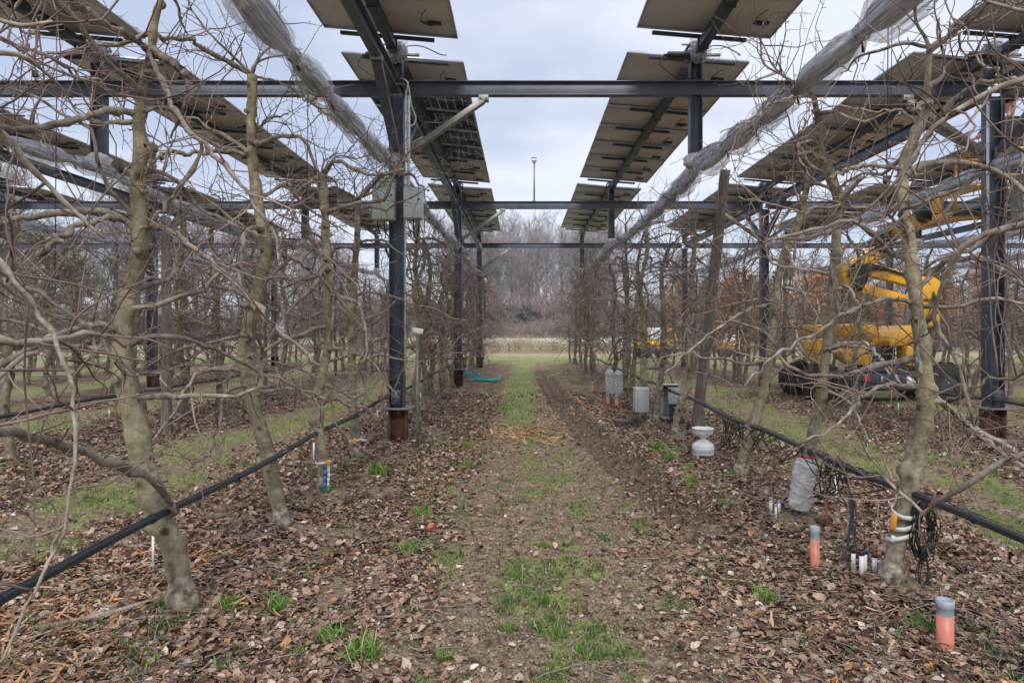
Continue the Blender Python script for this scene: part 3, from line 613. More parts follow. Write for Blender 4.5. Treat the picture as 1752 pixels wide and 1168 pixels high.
SCALE_TW = 1.0
def make_tree(trunk_pts, trunk_rad, seed, limbs=(), nb=13, ntw=150, nsp=60, nshoot=16, zr=(0.75, 3.4), spread=1.0, avoid=None, long_=1.0, topk=True, azb=None, tk=0.76):
    """all coordinates local to the tree base. limbs: list of (pts, r0, r1). Returns root with trunk, branches, twigs"""
    rng = RS(seed); root = empty('orchard_tree'); ntw = int(ntw*0.80)
    trunk_rad = [q*tk for q in trunk_rad]; limbs = [(a_, b_*0.88, c_*0.88) for a_, b_, c_ in limbs]
    C, geo = trunk_geo(trunk_pts, trunk_rad, rng)
    cat([geo], M['bark'], 'trunk', root)
    parts = []; curves = []
    n0 = 16
    for pts, r0, r1 in limbs:
        c = catmull(pts, 26); c = c+0.012*rng.randn(*c.shape)*np.linspace(0.3, 1, 26)[:, None]
        R = np.linspace(r0, r1, 26)*(1+0.09*rng.randn(26)); R[rng.randint(3, 24, 5)] *= 1.32
        parts.append(tubes(c[None], R[None], 8)); curves.append(catmull(c[::2], n0))
    # scaffold branches
    if nb:
        t = (zr[0]+(zr[1]-zr[0])*(np.arange(nb)+rng.rand(nb))/nb); zc = C[:, 2]; idx = np.clip(np.searchsorted(zc, t), 1, len(C)-2)
        az = np.arange(nb)*2.4+rng.rand(nb)*1.2
        if azb is not None: az = azb[0]+(rng.rand(nb)-0.5)*azb[1]
        st = C[idx]; el = rng.uniform(-0.15, 0.65, nb)
        d = np.stack([np.cos(az)*np.cos(el)*spread, np.sin(az)*np.cos(el), np.sin(el)], -1)
        L = rng.uniform(0.55, 1.35, nb)*long_*np.interp(t, [0.7, 2.0, 3.6], [1.0, 1.1, 0.75])
        c = grow(st, d, L, n0, 0.11, -0.055*rng.rand(nb)-0.01, rng, kink=0.36)
        r = rng.uniform(0.010, 0.020, nb)[:, None]*np.linspace(1.25, 0.38, n0)[None]*(1+0.12*rng.randn(nb, n0))
        r[:, 0] *= 1.5
        parts.append(tubes(c, r, 7)); curves += list(c)
        # top fork
        c2 = grow(np.repeat(C[-1][None], 3, 0), rng.randn(3, 3)*0.7+np.array([0, 0, 0.9]), rng.uniform(0.4, 0.9, 3), n0, 0.12, np.full(3, 0.02), rng, 0.2)
        parts.append(tubes(c2, 0.012*np.linspace(1, 0.4, n0)[None].repeat(3, 0), 6)); curves += list(c2)
    # pruned stubs on the trunk
    ns = 12; i = rng.randint(14, len(C)-3, ns); az = rng.rand(ns)*6.28; d = np.stack([np.cos(az), np.sin(az), rng.uniform(-0.1, 0.5, ns)], -1)
    rad = np.interp(i/len(C), np.linspace(0, 1, len(trunk_rad)), trunk_rad)[:, None]
    c = np.stack([C[i]+d*rad*f for f in (0.5, 0.9, 1.15, 1.5, 1.75)], 1); r = rng.uniform(0.012, 0.022, ns)[:, None]*np.array([1.3, 1.15, 1.0, 1.05, 0.9])[None]
    parts.append(tubes(c, r, 7))
    cat(parts, M['limb'], 'branches', root)
    S = np.array(curves); tw = []
    # secondary twigs
    p, tg, k, tt = along(S, rng, ntw, 0.12, 1.0); pr = perp(tg, rng); pr[:, 2] += rng.choice([-0.35, 0.1, 0.7, 1.0], ntw)
    c1 = grow(p, tg*rng.uniform(0.1, 0.9, ntw)[:, None]+pr, rng.uniform(0.18, 0.85, ntw), 10, 0.10, rng.uniform(-0.09, 0.07, ntw), rng, 0.24)
    tw.append(tubes(c1, rng.uniform(0.0030, 0.0062, ntw)[:, None]*np.linspace(1, 0.35, 10)[None], 5))
    # tertiary
    nt3 = int(ntw*1.15)
    p, tg, k, tt = along(c1, rng, nt3, 0.1, 0.95); c3 = grow(p, tg*0.6+perp(tg, rng)*0.9, rng.uniform(0.08, 0.40, nt3), 7, 0.10, rng.uniform(-0.06, 0.08, nt3), rng, 0.2)
    tw.append(tubes(c3, rng.uniform(0.0017, 0.0034, nt3)[:, None]*np.linspace(1, 0.45, 7)[None], 4))
    # vertical shoots
    if nshoot:
        p, tg, k, tt = along(S, rng, nshoot, 0.05, 0.8); d = rng.randn(nshoot, 3)*0.25; d[:, 2] = rng.choice([1, 1, -1], nshoot)
        c4 = grow(p, d, rng.uniform(0.4, 1.2, nshoot), 12, 0.05, np.zeros(nshoot), rng, 0.04)
        tw.append(tubes(c4, rng.uniform(0.0028, 0.0048, nshoot)[:, None]*np.linspace(1, 0.35, 12)[None], 5))
    # short fruiting spurs with a bud
    allt = np.concatenate([catmull_b(S, 10), c1])
    p, tg, k, tt = along(allt, rng, nsp*2, 0.05, 1.0); c5 = grow(p, perp(tg, rng)+tg*0.2, rng.uniform(0.015, 0.05, nsp*2), 4, 0.15, np.full(nsp*2, 0.05), rng)
    tw.append(tubes(c5, rng.uniform(0.0022, 0.0034, nsp*2)[:, None]*np.array([1, 0.8, 1.35, 0.4])[None], 5))
    cat(tw, M['twig'], 'twigs', root)
    return root
def catmull_b(S, n):
    i = np.linspace(0, S.shape[1]-1, n); a = np.floor(i).astype(int); b = np.minimum(a+1, S.shape[1]-1); f = (i-a)[None, :, None]
    return S[:, a]*(1-f)+S[:, b]*f

def traced(base, spec, d0, r, seed, label, limbs=(), **kw):
    """trunk from picture points at real depth; base point on the ground"""
    b = np.array([base[0], base[1], hz(base[0], base[1])])
    tp = [P(px, py, d0+(q[0] if q else 0))-b for px, py, *q in spec]; tp[0] = np.array([0, 0, -0.03]) if abs(tp[0][2]) < 0.2 else tp[0]
    lm = [([P(*p)-b for p in pts], r0, r1) for pts, r0, r1 in limbs]
    t = make_tree(tp, r, seed, lm, **kw); t.location = b; tag(t, label, 'tree', 'bare pruned orchard trees'); return t

B = NEARBASE
T = traced
T(B['T1'], [(318, 1058), (300, 960), (268, 870), (236, 760), (210, 640), (213, 530), (240, 400), (240, 285), (237, 185), (258, 75), (290, -20)], 3.75, [0.070, 0.070, 0.073, 0.074, 0.066, 0.062, 0.055, 0.050, 0.036, 0.026, 0.018], 11,
  'thickest pale-barked bare apple tree at lower left, its foot a swollen grey burl', limbs=[
    ([(300, 880, 3.72), (285, 850, 3.66), (260, 820, 3.5), (200, 795, 3.3), (90, 755, 2.9), (0, 738, 2.6), (-120, 730, 2.2)], 0.022, 0.022),
    ([(215, 575, 3.75), (194, 560, 3.68), (162, 556, 3.6), (126, 563, 3.5), (72, 585, 3.3), (0, 632, 3.0), (-80, 690, 2.8)], 0.022, 0.012),
    ([(222, 590, 3.75), (240, 579, 3.75), (275, 574, 3.8), (306, 576, 3.9), (360, 596, 4.1), (414, 621, 4.3), (504, 660, 4.6), (557, 682, 4.8), (612, 693, 4.9)], 0.018, 0.008),
    ([(235, 400, 3.75), (215, 378, 3.7), (190, 364, 3.65), (144, 360, 3.6), (72, 367, 3.5), (0, 381, 3.4), (-100, 400, 3.3)], 0.022, 0.013),
    ([(215, 378, 3.7), (190, 373, 3.6), (162, 378, 3.5), (126, 392, 3.4), (95, 415, 3.3), (66, 437, 3.25)], 0.016, 0.016),
    ([(238, 195, 3.75), (210, 192, 3.7), (180, 190, 3.6), (126, 205, 3.45), (60, 220, 3.3), (0, 219, 3.1), (-90, 214, 3.0)], 0.022, 0.014),
    ([(245, 385, 3.75), (270, 385, 3.7), (290, 392, 3.6), (324, 416, 3.5), (378, 463, 3.4), (432, 513, 3.3), (486, 571, 3.3), (522, 603, 3.3), (552, 627, 3.3)], 0.017, 0.009),
    ([(255, 86, 3.75), (223, 65, 3.6), (180, 40, 3.4), (130, 8, 3.2), (80, -30, 3.0)], 0.020, 0.018),
    ([(255, 82, 3.75), (280, 98, 3.7), (309, 117, 3.65), (318, 124, 3.6)], 0.022, 0.017),
    ([(248, 80, 3.75), (280, 144, 3.6), (306, 201, 3.5), (349, 248, 3.45), (396, 295, 3.4), (432, 342, 3.4), (464, 396, 3.4), (480, 450, 3.4)], 0.017, 0.009),
    ([(250, 190, 3.75), (285, 184, 3.8), (324, 216, 3.9), (345, 250, 4.0), (330, 285, 4.0), (300, 330, 3.9), (270, 372, 3.8), (225, 410, 3.6)], 0.014, 0.011),
    ([(252, 290, 3.75), (262, 284, 3.72), (258, 246, 3.7)], 0.02, 0.02)],
  nb=10, ntw=165, nsp=230, nshoot=13, zr=(0.9, 3.3))
T(B['T2'], [(480, 912), (470, 850), (452, 770), (428, 680), (418, 600), (428, 540), (452, 450), (446, 380), (436, 290), (432, 200), (433, 130)], 5.33, [0.068, 0.066, 0.068, 0.066, 0.068, 0.062, 0.058, 0.054, 0.048, 0.044, 0.050], 12,
  'second bare apple tree left of the track', limbs=[
    ([(432, 130, 5.33), (412, 117, 5.3), (360, 90, 5.1), (322, 68, 4.9), (290, 66, 4.7), (262, 62, 4.4)], 0.024, 0.013),
    ([(430, 266, 5.33), (410, 262, 5.3), (378, 259, 5.2), (324, 263, 5.0), (285, 262, 4.8), (255, 277, 4.6)], 0.022, 0.013),
    ([(440, 545, 5.33), (425, 540, 5.3), (415, 520, 5.3), (440, 528, 5.2)], 0.02, 0.018),
    ([(425, 660, 5.33), (405, 662, 5.2), (384, 675, 5.1), (378, 720, 5.1), (352, 780, 5.0), (322, 800, 4.9)], 0.018, 0.009),
    ([(455, 430, 5.33), (500, 440, 5.5), (540, 470, 5.7), (580, 510, 5.9), (620, 560, 6.1)], 0.02, 0.009),
    ([(440, 132, 5.33), (470, 138, 5.4), (510, 160, 5.5), (560, 200, 5.6), (600, 225, 5.7)], 0.013, 0.006)],
  nb=12, ntw=165, nsp=200, nshoot=12, zr=(0.8, 3.3))
T(B['T3'], [(556, 852), (549, 780), (546, 700), (556, 620), (562, 560), (561, 470), (556, 390), (553, 300)], 6.43, [0.058, 0.056, 0.058, 0.052, 0.052, 0.050, 0.046, 0.040], 13,
  'bare apple tree with blue strap and white band round its lower trunk', nb=13, ntw=180, nsp=130, nshoot=12, zr=(0.8, 3.0), limbs=[
    ([(553, 300, 6.43), (575, 275, 6.3), (605, 288, 6.2), (640, 300, 6.1), (690, 290, 6.0)], 0.022, 0.014),
    ([(552, 470, 6.43), (520, 478, 6.3), (480, 490, 6.1), (440, 470, 6.0)], 0.02, 0.012)])
T(B['T4'], [(612, 797), (606, 700), (600, 560), (610, 430), (613, 340)], 7.99, [0.062, 0.060, 0.056, 0.048, 0.040], 14,
  'bare apple tree with orange ribbon at its foot, just left of the nearest steel post', nb=13, ntw=180, nsp=100, nshoot=12, limbs=[
    ([(613, 340, 7.9), (640, 315, 7.7), (665, 295, 7.5), (700, 300, 7.4), (725, 320, 7.3)], 0.026, 0.012)])
T(B['R1'], [(1523, 1012), (1545, 900), (1564, 800), (1580, 690), (1572, 570), (1560, 430), (1548, 340), (1548, 270), (1580, 195), (1588, 130), (1592, 80)], 4.14, [0.062, 0.062, 0.064, 0.066, 0.058, 0.052, 0.048, 0.042, 0.034, 0.026, 0.020], 21,
  'thick bare apple tree at lower right with cable coil and white ties at its foot', limbs=[
    ([(1556, 285, 4.14), (1585, 230, 4.1), (1614, 194, 4.0), (1646, 158, 3.9), (1686, 140, 3.8), (1730, 137, 3.7), (1800, 150, 3.5)], 0.020, 0.014),
    ([(1588, 92, 4.14), (1605, 76, 4.1), (1640, 48, 4.0), (1690, 26, 3.9), (1752, 2, 3.8), (1800, -20, 3.7)], 0.014, 0.010),
    ([(1568, 495, 4.14), (1596, 466, 4.1), (1618, 448, 4.0), (1654, 443, 3.9), (1689, 448, 3.7), (1725, 466, 3.5), (1770, 494, 3.3)], 0.020, 0.014),
    ([(1560, 520, 4.14), (1520, 511, 4.1), (1492, 517, 4.0), (1456, 531, 3.9), (1420, 553, 3.8), (1384, 578, 3.7), (1333, 603, 3.6), (1276, 653, 3.5)], 0.015, 0.006),
    ([(1570, 664, 4.14), (1545, 658, 4.1), (1520, 657, 4.0), (1492, 668, 3.9), (1466, 693, 3.8), (1430, 725, 3.7), (1384, 754, 3.7), (1341, 772, 3.6)], 0.015, 0.006),
    ([(1578, 682, 4.14), (1618, 689, 4.1), (1654, 722, 4.0), (1693, 758, 3.9), (1743, 794, 3.8), (1800, 830, 3.7)], 0.014, 0.010),
    ([(1570, 590, 4.1), (1575, 640, 4.0), (1565, 600, 3.95), (1580, 570, 3.9)], 0.012, 0.008),
    ([(1545, 290, 4.14), (1500, 283, 4.2), (1450, 290, 4.3), (1415, 305, 4.4)], 0.016, 0.012),
    ([(1555, 440, 4.14), (1540, 380, 4.0), (1440, 350, 3.9), (1360, 360, 3.8), (1260, 330, 3.8)], 0.010, 0.004),
    ([(1575, 215, 4.14), (1540, 190, 4.2), (1470, 190, 4.3), (1400, 175, 4.4), (1330, 178, 4.5)], 0.010, 0.005)],
  nb=9, ntw=170, nsp=240, nshoot=13, zr=(0.9, 3.2))
T(B['R2'], [(1366, 893), (1375, 830), (1388, 770), (1402, 700), (1410, 620), (1424, 530), (1430, 430), (1436, 340), (1412, 275), (1403, 220), (1392, 165)], 5.63, [0.060, 0.058, 0.056, 0.054, 0.050, 0.054, 0.050, 0.050, 0.048, 0.034, 0.026], 22,
  'bare apple tree with film-wrapped foot, right of the track', limbs=[
    ([(1412, 275, 5.63), (1385, 262, 5.5), (1362, 262, 5.4), (1370, 235, 5.3), (1375, 205, 5.3)], 0.020, 0.012),
    ([(1392, 165, 5.63), (1360, 165, 5.5), (1320, 178, 5.3), (1290, 200, 5.1), (1230, 230, 5.0)], 0.012, 0.005),
    ([(1408, 600, 5.6), (1440, 590, 5.5), (1480, 588, 5.3), (1510, 620, 5.1), (1545, 655, 5.0)], 0.018, 0.01)],
  nb=11, ntw=165, nsp=190, nshoot=12, zr=(0.8, 3.3))
T(B['R3'], [(1264, 826), (1278, 760), (1300, 690), (1312, 640), (1322, 560), (1330, 490), (1345, 430), (1365, 380), (1385, 310)], 7.05, [0.066, 0.062, 0.060, 0.056, 0.054, 0.052, 0.050, 0.046, 0.038], 23,
  'leaning bare apple tree between the white rain gauge and the film-wrapped trunk', limbs=[
    ([(1385, 315, 7.05), (1365, 285, 6.9), (1362, 262, 6.8), (1380, 240, 6.8)], 0.024, 0.016),
    ([(1320, 520, 7.0), (1280, 530, 6.8), (1230, 560, 6.6), (1180, 600, 6.4), (1130, 640, 6.2)], 0.018, 0.008)],
  nb=12, ntw=180, nsp=120, nshoot=12)
T(B['R4'], [(1154, 752), (1163, 700), (1176, 660), (1186, 600), (1184, 520), (1186, 440), (1190, 400)], 9.78, [0.055, 0.055, 0.052, 0.050, 0.048, 0.044, 0.036], 24,
  'slender bare apple tree leaning right beside the open grey cabinet', nb=13, ntw=170, nsp=70, nshoot=12)
T(B['R5'], [(1122, 728), (1130, 650), (1135, 560), (1134, 470), (1140, 430)], 11.2, [0.06, 0.06, 0.056, 0.05, 0.04], 25,
  'straight bare apple tree standing between the two grey ground cabinets', nb=13, ntw=170, nsp=70, nshoot=12)
# trees just outside the frame whose shoots hang into it
T(P(-98, 1410, 2.2), [(-98, 1410), (-110, 1100), (-125, 800), (-135, 500), (-150, 200), (-150, 60)], 2.2, [0.06, 0.06, 0.055, 0.05, 0.04, 0.03], 31,
  'bare apple tree at the left picture edge with long hanging shoots', limbs=[
    ([(-130, 430, 2.2), (-60, 410, 2.25), (0, 440, 2.3), (22, 466, 2.3), (61, 524, 2.3), (86, 574, 2.3), (115, 625, 2.3), (126, 682, 2.3), (126, 780, 2.28), (122, 868, 2.25), (104, 928, 2.25), (72, 982, 2.2), (36, 1072, 2.15), (-10, 1150, 2.1)], 0.010, 0.0045),
    ([(-125, 420, 2.2), (-40, 440, 2.4), (0, 463, 2.5), (50, 490, 2.6), (130, 545, 2.7), (187, 603, 2.8), (219, 646, 2.9), (266, 639, 3.0), (300, 660, 3.0)], 0.011, 0.005),
    ([(-140, 60, 2.2), (-60, 50, 2.4), (0, 66, 2.6), (60, 90, 2.8), (130, 120, 3.0), (200, 160, 3.2), (235, 175, 3.3)], 0.010, 0.005),
    ([(-130, 20, 2.2), (-30, 0, 2.6), (60, 60, 2.9), (60, 40, 3.0)], 0.006, 0.003)],
  nb=4, ntw=90, nsp=70, nshoot=8, azb=(1.2, 1.6))
T(P(1885, 1260, 2.67), [(1885, 1260), (1890, 900), (1880, 600), (1875, 300), (1870, 100)], 2.67, [0.06, 0.058, 0.052, 0.045, 0.035], 32,
  'bare apple tree at the right picture edge with twigs reaching inward', limbs=[
    ([(1885, 560, 2.7), (1820, 600, 2.8), (1752, 640, 3.0), (1680, 655, 3.2), (1620, 690, 3.4)], 0.010, 0.004),
    ([(1880, 250, 2.7), (1800, 130, 2.9), (1752, 150, 3.0), (1690, 110, 3.2), (1640, 30, 3.3)], 0.009, 0.004)],
  nb=6, ntw=110, nsp=70, nshoot=12, azb=(1.9, 1.6))

# prototypes for the rest of the rows
PROTO = []
def proto(seed):
    r = RS(seed); h = r.uniform(3.0, 3.7); lean = r.uniform(-0.25, 0.25, 2); z = np.linspace(0, h, 8)
    pts = [(lean[0]*math.sin(t/h*2.2)+0.05*r.randn()*(t > 0), lean[1]*math.sin(t/h*2.2)+0.04*r.randn()*(t > 0), t) for t in z]; pts[0] = (0, 0, -0.05)
    r0 = r.uniform(0.045, 0.068)
    return make_tree(pts, list(r0*np.linspace(1.0, 0.55, 8)*(1+0.08*r.randn(8))), seed, nb=14, ntw=185, nsp=80, nshoot=12, zr=(0.7, h-0.1), long_=1.12, tk=0.85)
SEEDS = [201, 202, 203, 204, 205, 206, 207, 208]
for s in SEEDS:
    t = proto(s); PROTO.append([t, False])
def copy_tree(o, parent=None):
    c = o.copy(); COL.objects.link(c); c.parent = parent
    for ch in o.children: copy_tree(ch, c)
    return c
rr = RS(9); CNT = {}
ROWN = {0: 'the left track-side row', -1: 'the second row left of the track', -2: 'the third row left of the track', -3: 'the fourth row left of the track', -4: 'the fifth row left of the track',
        1: 'the right track-side row', 2: 'the second row right of the track', 3: 'the third row right of the track', 4: 'the fourth row right of the track', 5: 'the fifth row right of the track'}
ORD = ['first', 'second', 'third', 'fourth', 'fifth', 'sixth']
last = -1
ntree = 0
for k in (0, 1, -1, 2, -2, 3, -3, 4, -4, 5):
    x0 = ROW0+PITCH*k; y = {0: 9.3, 1: 12.3}.get(k, max(abs(x0)/0.80, 4) + rr.rand()*0.8); i = 0
    while y < 31.5:
        xx = x0+rr.randn()*0.06; yy = y+rr.randn()*0.08
        skip = (k == 2 and (14.0 < yy < 16.8 or 10.9 < yy < 13.1)) or any(abs(yy-f) < 0.28 for f in FRAMES)
        if not skip:
            j = rr.randint(len(PROTO)); 
            if j == last: j = (j+1) % len(PROTO)
            last = j; pr = PROTO[j]
            if not pr[1]: t = pr[0]; pr[1] = True
            else: t = copy_tree(pr[0])
            t.location = (xx, yy, hz(xx, yy)); t.rotation_euler = (0, 0, rr.rand()*6.283); sc = rr.uniform(0.93, 1.1); t.scale = (sc*rr.uniform(0.95, 1.1), sc*rr.uniform(0.95, 1.1), sc)
            v = ORD[i] if i < 6 else None
            base = 'bare pruned apple tree, %s of %s'
            off = {0: 'beyond the nearest post', 1: 'beyond the cabinets'}.get(k, 'from the camera')
            lab = ('bare apple tree, %s in %s %s' % (v, ROWN[k], off)) if v else 'one of the far bare apple trees ending %s' % ROWN[k]
            tag(t, lab, 'tree', ('far trees of %s' % ROWN[k]) if not v else 'bare pruned orchard trees')
            i += 1; ntree += 1
        y += rr.uniform(1.12, 1.42)
for p, used in PROTO:
    if not used:
        for c in list(p.children): bpy.data.objects.remove(c)
        bpy.data.objects.remove(p)
print('row trees', ntree)

# ------------------------------------------------------------------ steel structure
BZ = 4.92
FR_NAME = {0: 'nearest', 1: 'second', 2: 'farthest'}
RWN = {-4: 'far left', -3: 'fourth row left', -2: 'second row left', -1: 'left track-side', 0: 'right track-side', 1: 'second row right', 2: 'third row right', 3: 'far right'}
def hsec(mb, x, y, z0, z1, w=0.20, d=0.20, t=0.014, flange_x=True):
    """H column: flanges face +-X"""
    if flange_x:
        mb.box((x-w/2+t/2, y, (z0+z1)/2), (t, d, z1-z0)); mb.box((x+w/2-t/2, y, (z0+z1)/2), (t, d, z1-z0)); mb.box((x, y, (z0+z1)/2), (w-2*t, t, z1-z0))
    else:
        mb.box((x, y-d/2+t/2, (z0+z1)/2), (w, t, z1-z0)); mb.box((x, y+d/2-t/2, (z0+z1)/2), (w, t, z1-z0)); mb.box((x, y, (z0+z1)/2), (t, d-2*t, z1-z0))
def bolts(mb, pts, r=0.012, ax='y'):
    for p in pts:
        e = {'x': (0.012, 0, 0), 'y': (0, 0.012, 0), 'z': (0, 0, 0.012)}[ax]; mb.tube([np.array(p)-np.array(e), np.array(p)+np.array(e)], r, 6)
def steel_post(x, y, fi, k):
    g = hz(x, y); r = empty('steel_post', (x, y, g))
    tag(r, 'dark blue braced steel post, %s frame, %s' % (FR_NAME[fi], {-3: 'far left line', -1: 'at the left edge of the track', 1: 'right line beside the boom lift', 3: 'far right line'}[k]), 'steel post', 'full height posts of the solar frame')
    m = MB(); hsec(m, 0, 0, 0.465, BZ-0.105-g); m.build('column', M['steel'], r, bevel=0.002)
    m = MB(); m.box((0, 0, 0.452), (0.44, 0.40, 0.024)); bolts(m, [(sx*0.17, sy*0.15, 0.475) for sx in (-1, 1) for sy in (-1, 1)], 0.016, 'z'); m.build('base_plate', M['galv'], r, bevel=0.003)
    m = MB(); m.box((0, -0.112, 0.60), (0.13, 0.012, 0.22)); bolts(m, [(sx*0.04, -0.12, z) for sx in (-1, 1) for z in (0.53, 0.67)]); m.build('splice_plate', M['steel'], r)
    m = MB(); hsec(m, 0.01, 0.02, -0.15, 0.438, 0.24, 0.22, 0.018, True); m.build('pile', M['rust'], r)
    for (ex, ey) in ((1, 0), (-1, 0), (0, -1), (0, 1)):
        if ey and fi == 2: continue
        a = np.array([ex*0.13, ey*0.13, BZ-0.90-g]); b = np.array([ex*1.20, ey*1.35, BZ-0.16-g]) if ex else np.array([0.0, ey*1.35, BZ-0.13-g])
        m = MB(); m.beam(a, b, 0.075, 0.115, up=(0, 1, 0) if ex else (1, 0, 0), bev=0.004)
        m.build('brace', M['galv'] if ex else M['steel'], r)
        m = MB(); m.box(a+np.array([-ex*0.012, -ey*0.012, -0.03]), (0.09 if ex else 0.12, 0.12 if ex else 0.09, 0.18)); m.box(b+np.array([0, 0, 0.025]), (0.14, 0.12, 0.075)); bolts(m, [(a[0], a[1]-0.065, a[2]+q) for q in (-0.08, 0.02)]+[(b[0]+q, b[1]-0.065, b[2]+0.02) for q in (-0.04, 0.04)])
        m.build('brace_bracket', M['galv'], r, bevel=0.003)
for fi, fy in enumerate(FRAMES):
    for k in (-3, -1, 1, 3):
        steel_post(2.40+PITCH*k, fy, fi, k)
    # transverse beam, an I section
    x0, x1 = (-24, 24) if fi else (-15.5, 16.5)
    for (a, b, nm) in ((x0, -1.74-0.11, 'left'), (-1.74+0.11, 6.54-0.11, 'middle'), (6.54+0.11, x1, 'right')):
        m = MB(); c = (a+b)/2; L = b-a
        m.box((c, fy, BZ+0.093), (L, 0.12, 0.014)); m.box((c, fy, BZ-0.093), (L, 0.12, 0.014)); m.box((c, fy, BZ), (L, 0.010, 0.172))
        o = m.build('cross_beam', M['steel'], bevel=0.002); tag(o, 'dark steel cross beam spanning the %s part of the %s frame' % (nm, FR_NAME[fi]), 'steel beam', 'horizontal cross beams')
    # knuckle where post meets beams
    for k in (-4, -2, 0, 2):
        x = 2.40+PITCH*k
        r = empty('hanging_stub', (x, fy, 3.86)); tag(r, 'short stub post under the %s cross beam, %s' % (FR_NAME[fi], {-4: 'far left', -2: 'second row left', 0: 'right track-side row', 2: 'right of the boom lift'}[k]), 'hanging post', 'stub posts hanging under cross beams')
        m = MB(); hsec(m, 0, 0, 0, BZ-0.10-3.86, 0.17, 0.16, 0.012); m.build('column', M['steel'], r, bevel=0.002)
        m = MB(); rg = RS(k*7+fi+60); prof = [(0.11, -0.02), (0.15, 0.0), (0.135, 0.04), (0.15, 0.09), (0.12, 0.13), (0.10, 0.15)]
        m.lathe(prof, (0, 0, 0), 16); v = m.V[0]; m.V[0] = v*(1+0.10*rg.randn(len(v), 1)*np.array([1, 1, 0.3])); m.build('foam_wrap', M['cloudy'], r, True)
for k in (-3, -1, 1, 3):
    x = 2.40+PITCH*k
    for j, (a, b) in enumerate(((0.5, FRAMES[0]-0.11), (FRAMES[0]+0.11, FRAMES[1]-0.11), (FRAMES[1]+0.11, FRAMES[2]-0.11))):
        m = MB(); c = (a+b)/2; L = b-a
        m.box((x, c, BZ+0.093), (0.12, L, 0.014)); m.box((x, c, BZ-0.093), (0.12, L, 0.014)); m.box((x, c, BZ), (0.010, L, 0.172))
        o = m.build('long_beam', M['steel'], bevel=0.002); tag(o, 'steel beam lengthwise over the %s post line, %s' % ({-3: 'far left', -1: 'left', 1: 'right', 3: 'far right'}[k], ('from overhead to the nearest frame', 'between nearest and second frame', 'between second and farthest frame')[j]), 'steel beam', 'lengthwise beams')

# ------------------------------------------------------------------ solar trackers
TILT = math.radians(4.8); ZP = 5.52; MW, ML, NP = 1.14, 1.78, 7
def tilt(): return Euler((0, TILT, 0))
def solar_tracker(x, y0, glass=(), motor=False, label='', seed=0, n=7):
    """block of modules on one torque tube. origin under near end at tube height"""
    rg = RS(seed); r = empty('solar_tracker', (x, y0, ZP-0.14)); tag(r, label, 'solar tracker', 'rows of tilted solar modules')
    Lb = n*(MW+0.03)
    m = MB(); m.box((0, Lb/2, -0.005), (0.12, Lb+0.78, 0.12)); m.build('torque_tube', M['tube'], r, bevel=0.004)
    ct, st = math.cos(TILT), math.sin(TILT)
    def loc(u, v, w): return np.array([u*ct+w*st, v, -u*st+w*ct+0.14])
    for i in range(n):
        yc = (i+0.5)*(MW+0.03); R = tilt()
        mod = empty('solar_module'); mod.parent = r; mod.location = loc(0, yc, 0); mod.rotation_euler = R
        isg = i in glass
        m = MB(); m.box((0, 0, 0.008), (ML-0.03, MW-0.03, 0.006)); m.build('cell_sheet', M['glasscells'] if isg else M['cells'], mod)
        if not isg:
            m = MB(); m.box((0, 0, 0.0005), (ML-0.034, MW-0.034, 0.004)); m.build('backsheet', M['backsheet'], mod)
        m = MB()
        for sx in (-1, 1): m.box((sx*(ML/2-0.008), 0, 0.0), (0.016, MW, 0.035))
        for sy in (-1, 1): m.box((0, sy*(MW/2-0.008), 0.0), (ML-0.034, 0.016, 0.034))
        for sy in (-1, 1): m.box((0, sy*(MW/2-0.031), -0.0155), (ML-0.036, 0.030, 0.003))
        m.build('frame', M['alu'], mod)
        ux = ML/2-0.26 if not isg else ML/2-0.2; jy = rg.uniform(0.1, 0.3)
        m = MB(); m.box((ux, jy, -0.016), (0.17, 0.07, 0.026)); m.build('junction_box', M['black'], mod)
        m = MB(); c = [(ux-0.05, jy, -0.03), (ux-0.12, jy-0.05, -0.05), (ux-0.15, jy-0.16, -0.07-0.06*rg.rand()), (ux-0.07, jy-0.24, -0.12), (ux+0.01, jy-0.18, -0.10), (ux-0.02, jy-0.07, -0.08), (ux-0.13, jy-0.12, -0.07), (ux-0.12, jy-0.27, -0.05), (ux-0.05, jy-0.40, -0.03)]
        m.tube(catmull(c, 26), 0.006, 5); m.build('cable', M['black'], mod, True)
    for i in range(n+1):
        yc = i*(MW+0.03); p = loc(-0.05 if i % 2 else 0.05, yc, -0.055)
        m = MB(); m.box(p, (1.05 if 0 < i < n else 1.25, 0.05, 0.04), tilt()); ra = m.build('module_rail', M['tube'], r)
        m = MB(); m.box((0, yc, 0.0), (0.145, 0.03, 0.15)); m.build('tube_clamp', M['tube'], ra)
    return r
YB = [(FRAMES[0]-0.42-3*1.17, 3), (FRAMES[0]+0.37, 7), (FRAMES[1]+0.37, 7)]
for k in (-4, -3, -2, -1, 0, 1, 2, 3):
    for bi, (y0, n) in enumerate(YB):
        if bi == 0:
            if abs(2.4+PITCH*k)-1 > 0.8*(y0+n*1.17): continue
            y0 = y0-2*1.17; n = 5
        gl = (1, 2, 3, 4) if (k == -1 and bi == 1) else ()
        lab = '%s solar modules over the %s line, %s' % ('dark grid-patterned' if gl else 'tilted', RWN[k], ('hanging into the top of the picture', 'between nearest and second frame', 'between second and farthest frame')[bi])
        solar_tracker(2.4+PITCH*k, y0, gl, False, lab, k*10+bi+90, n)
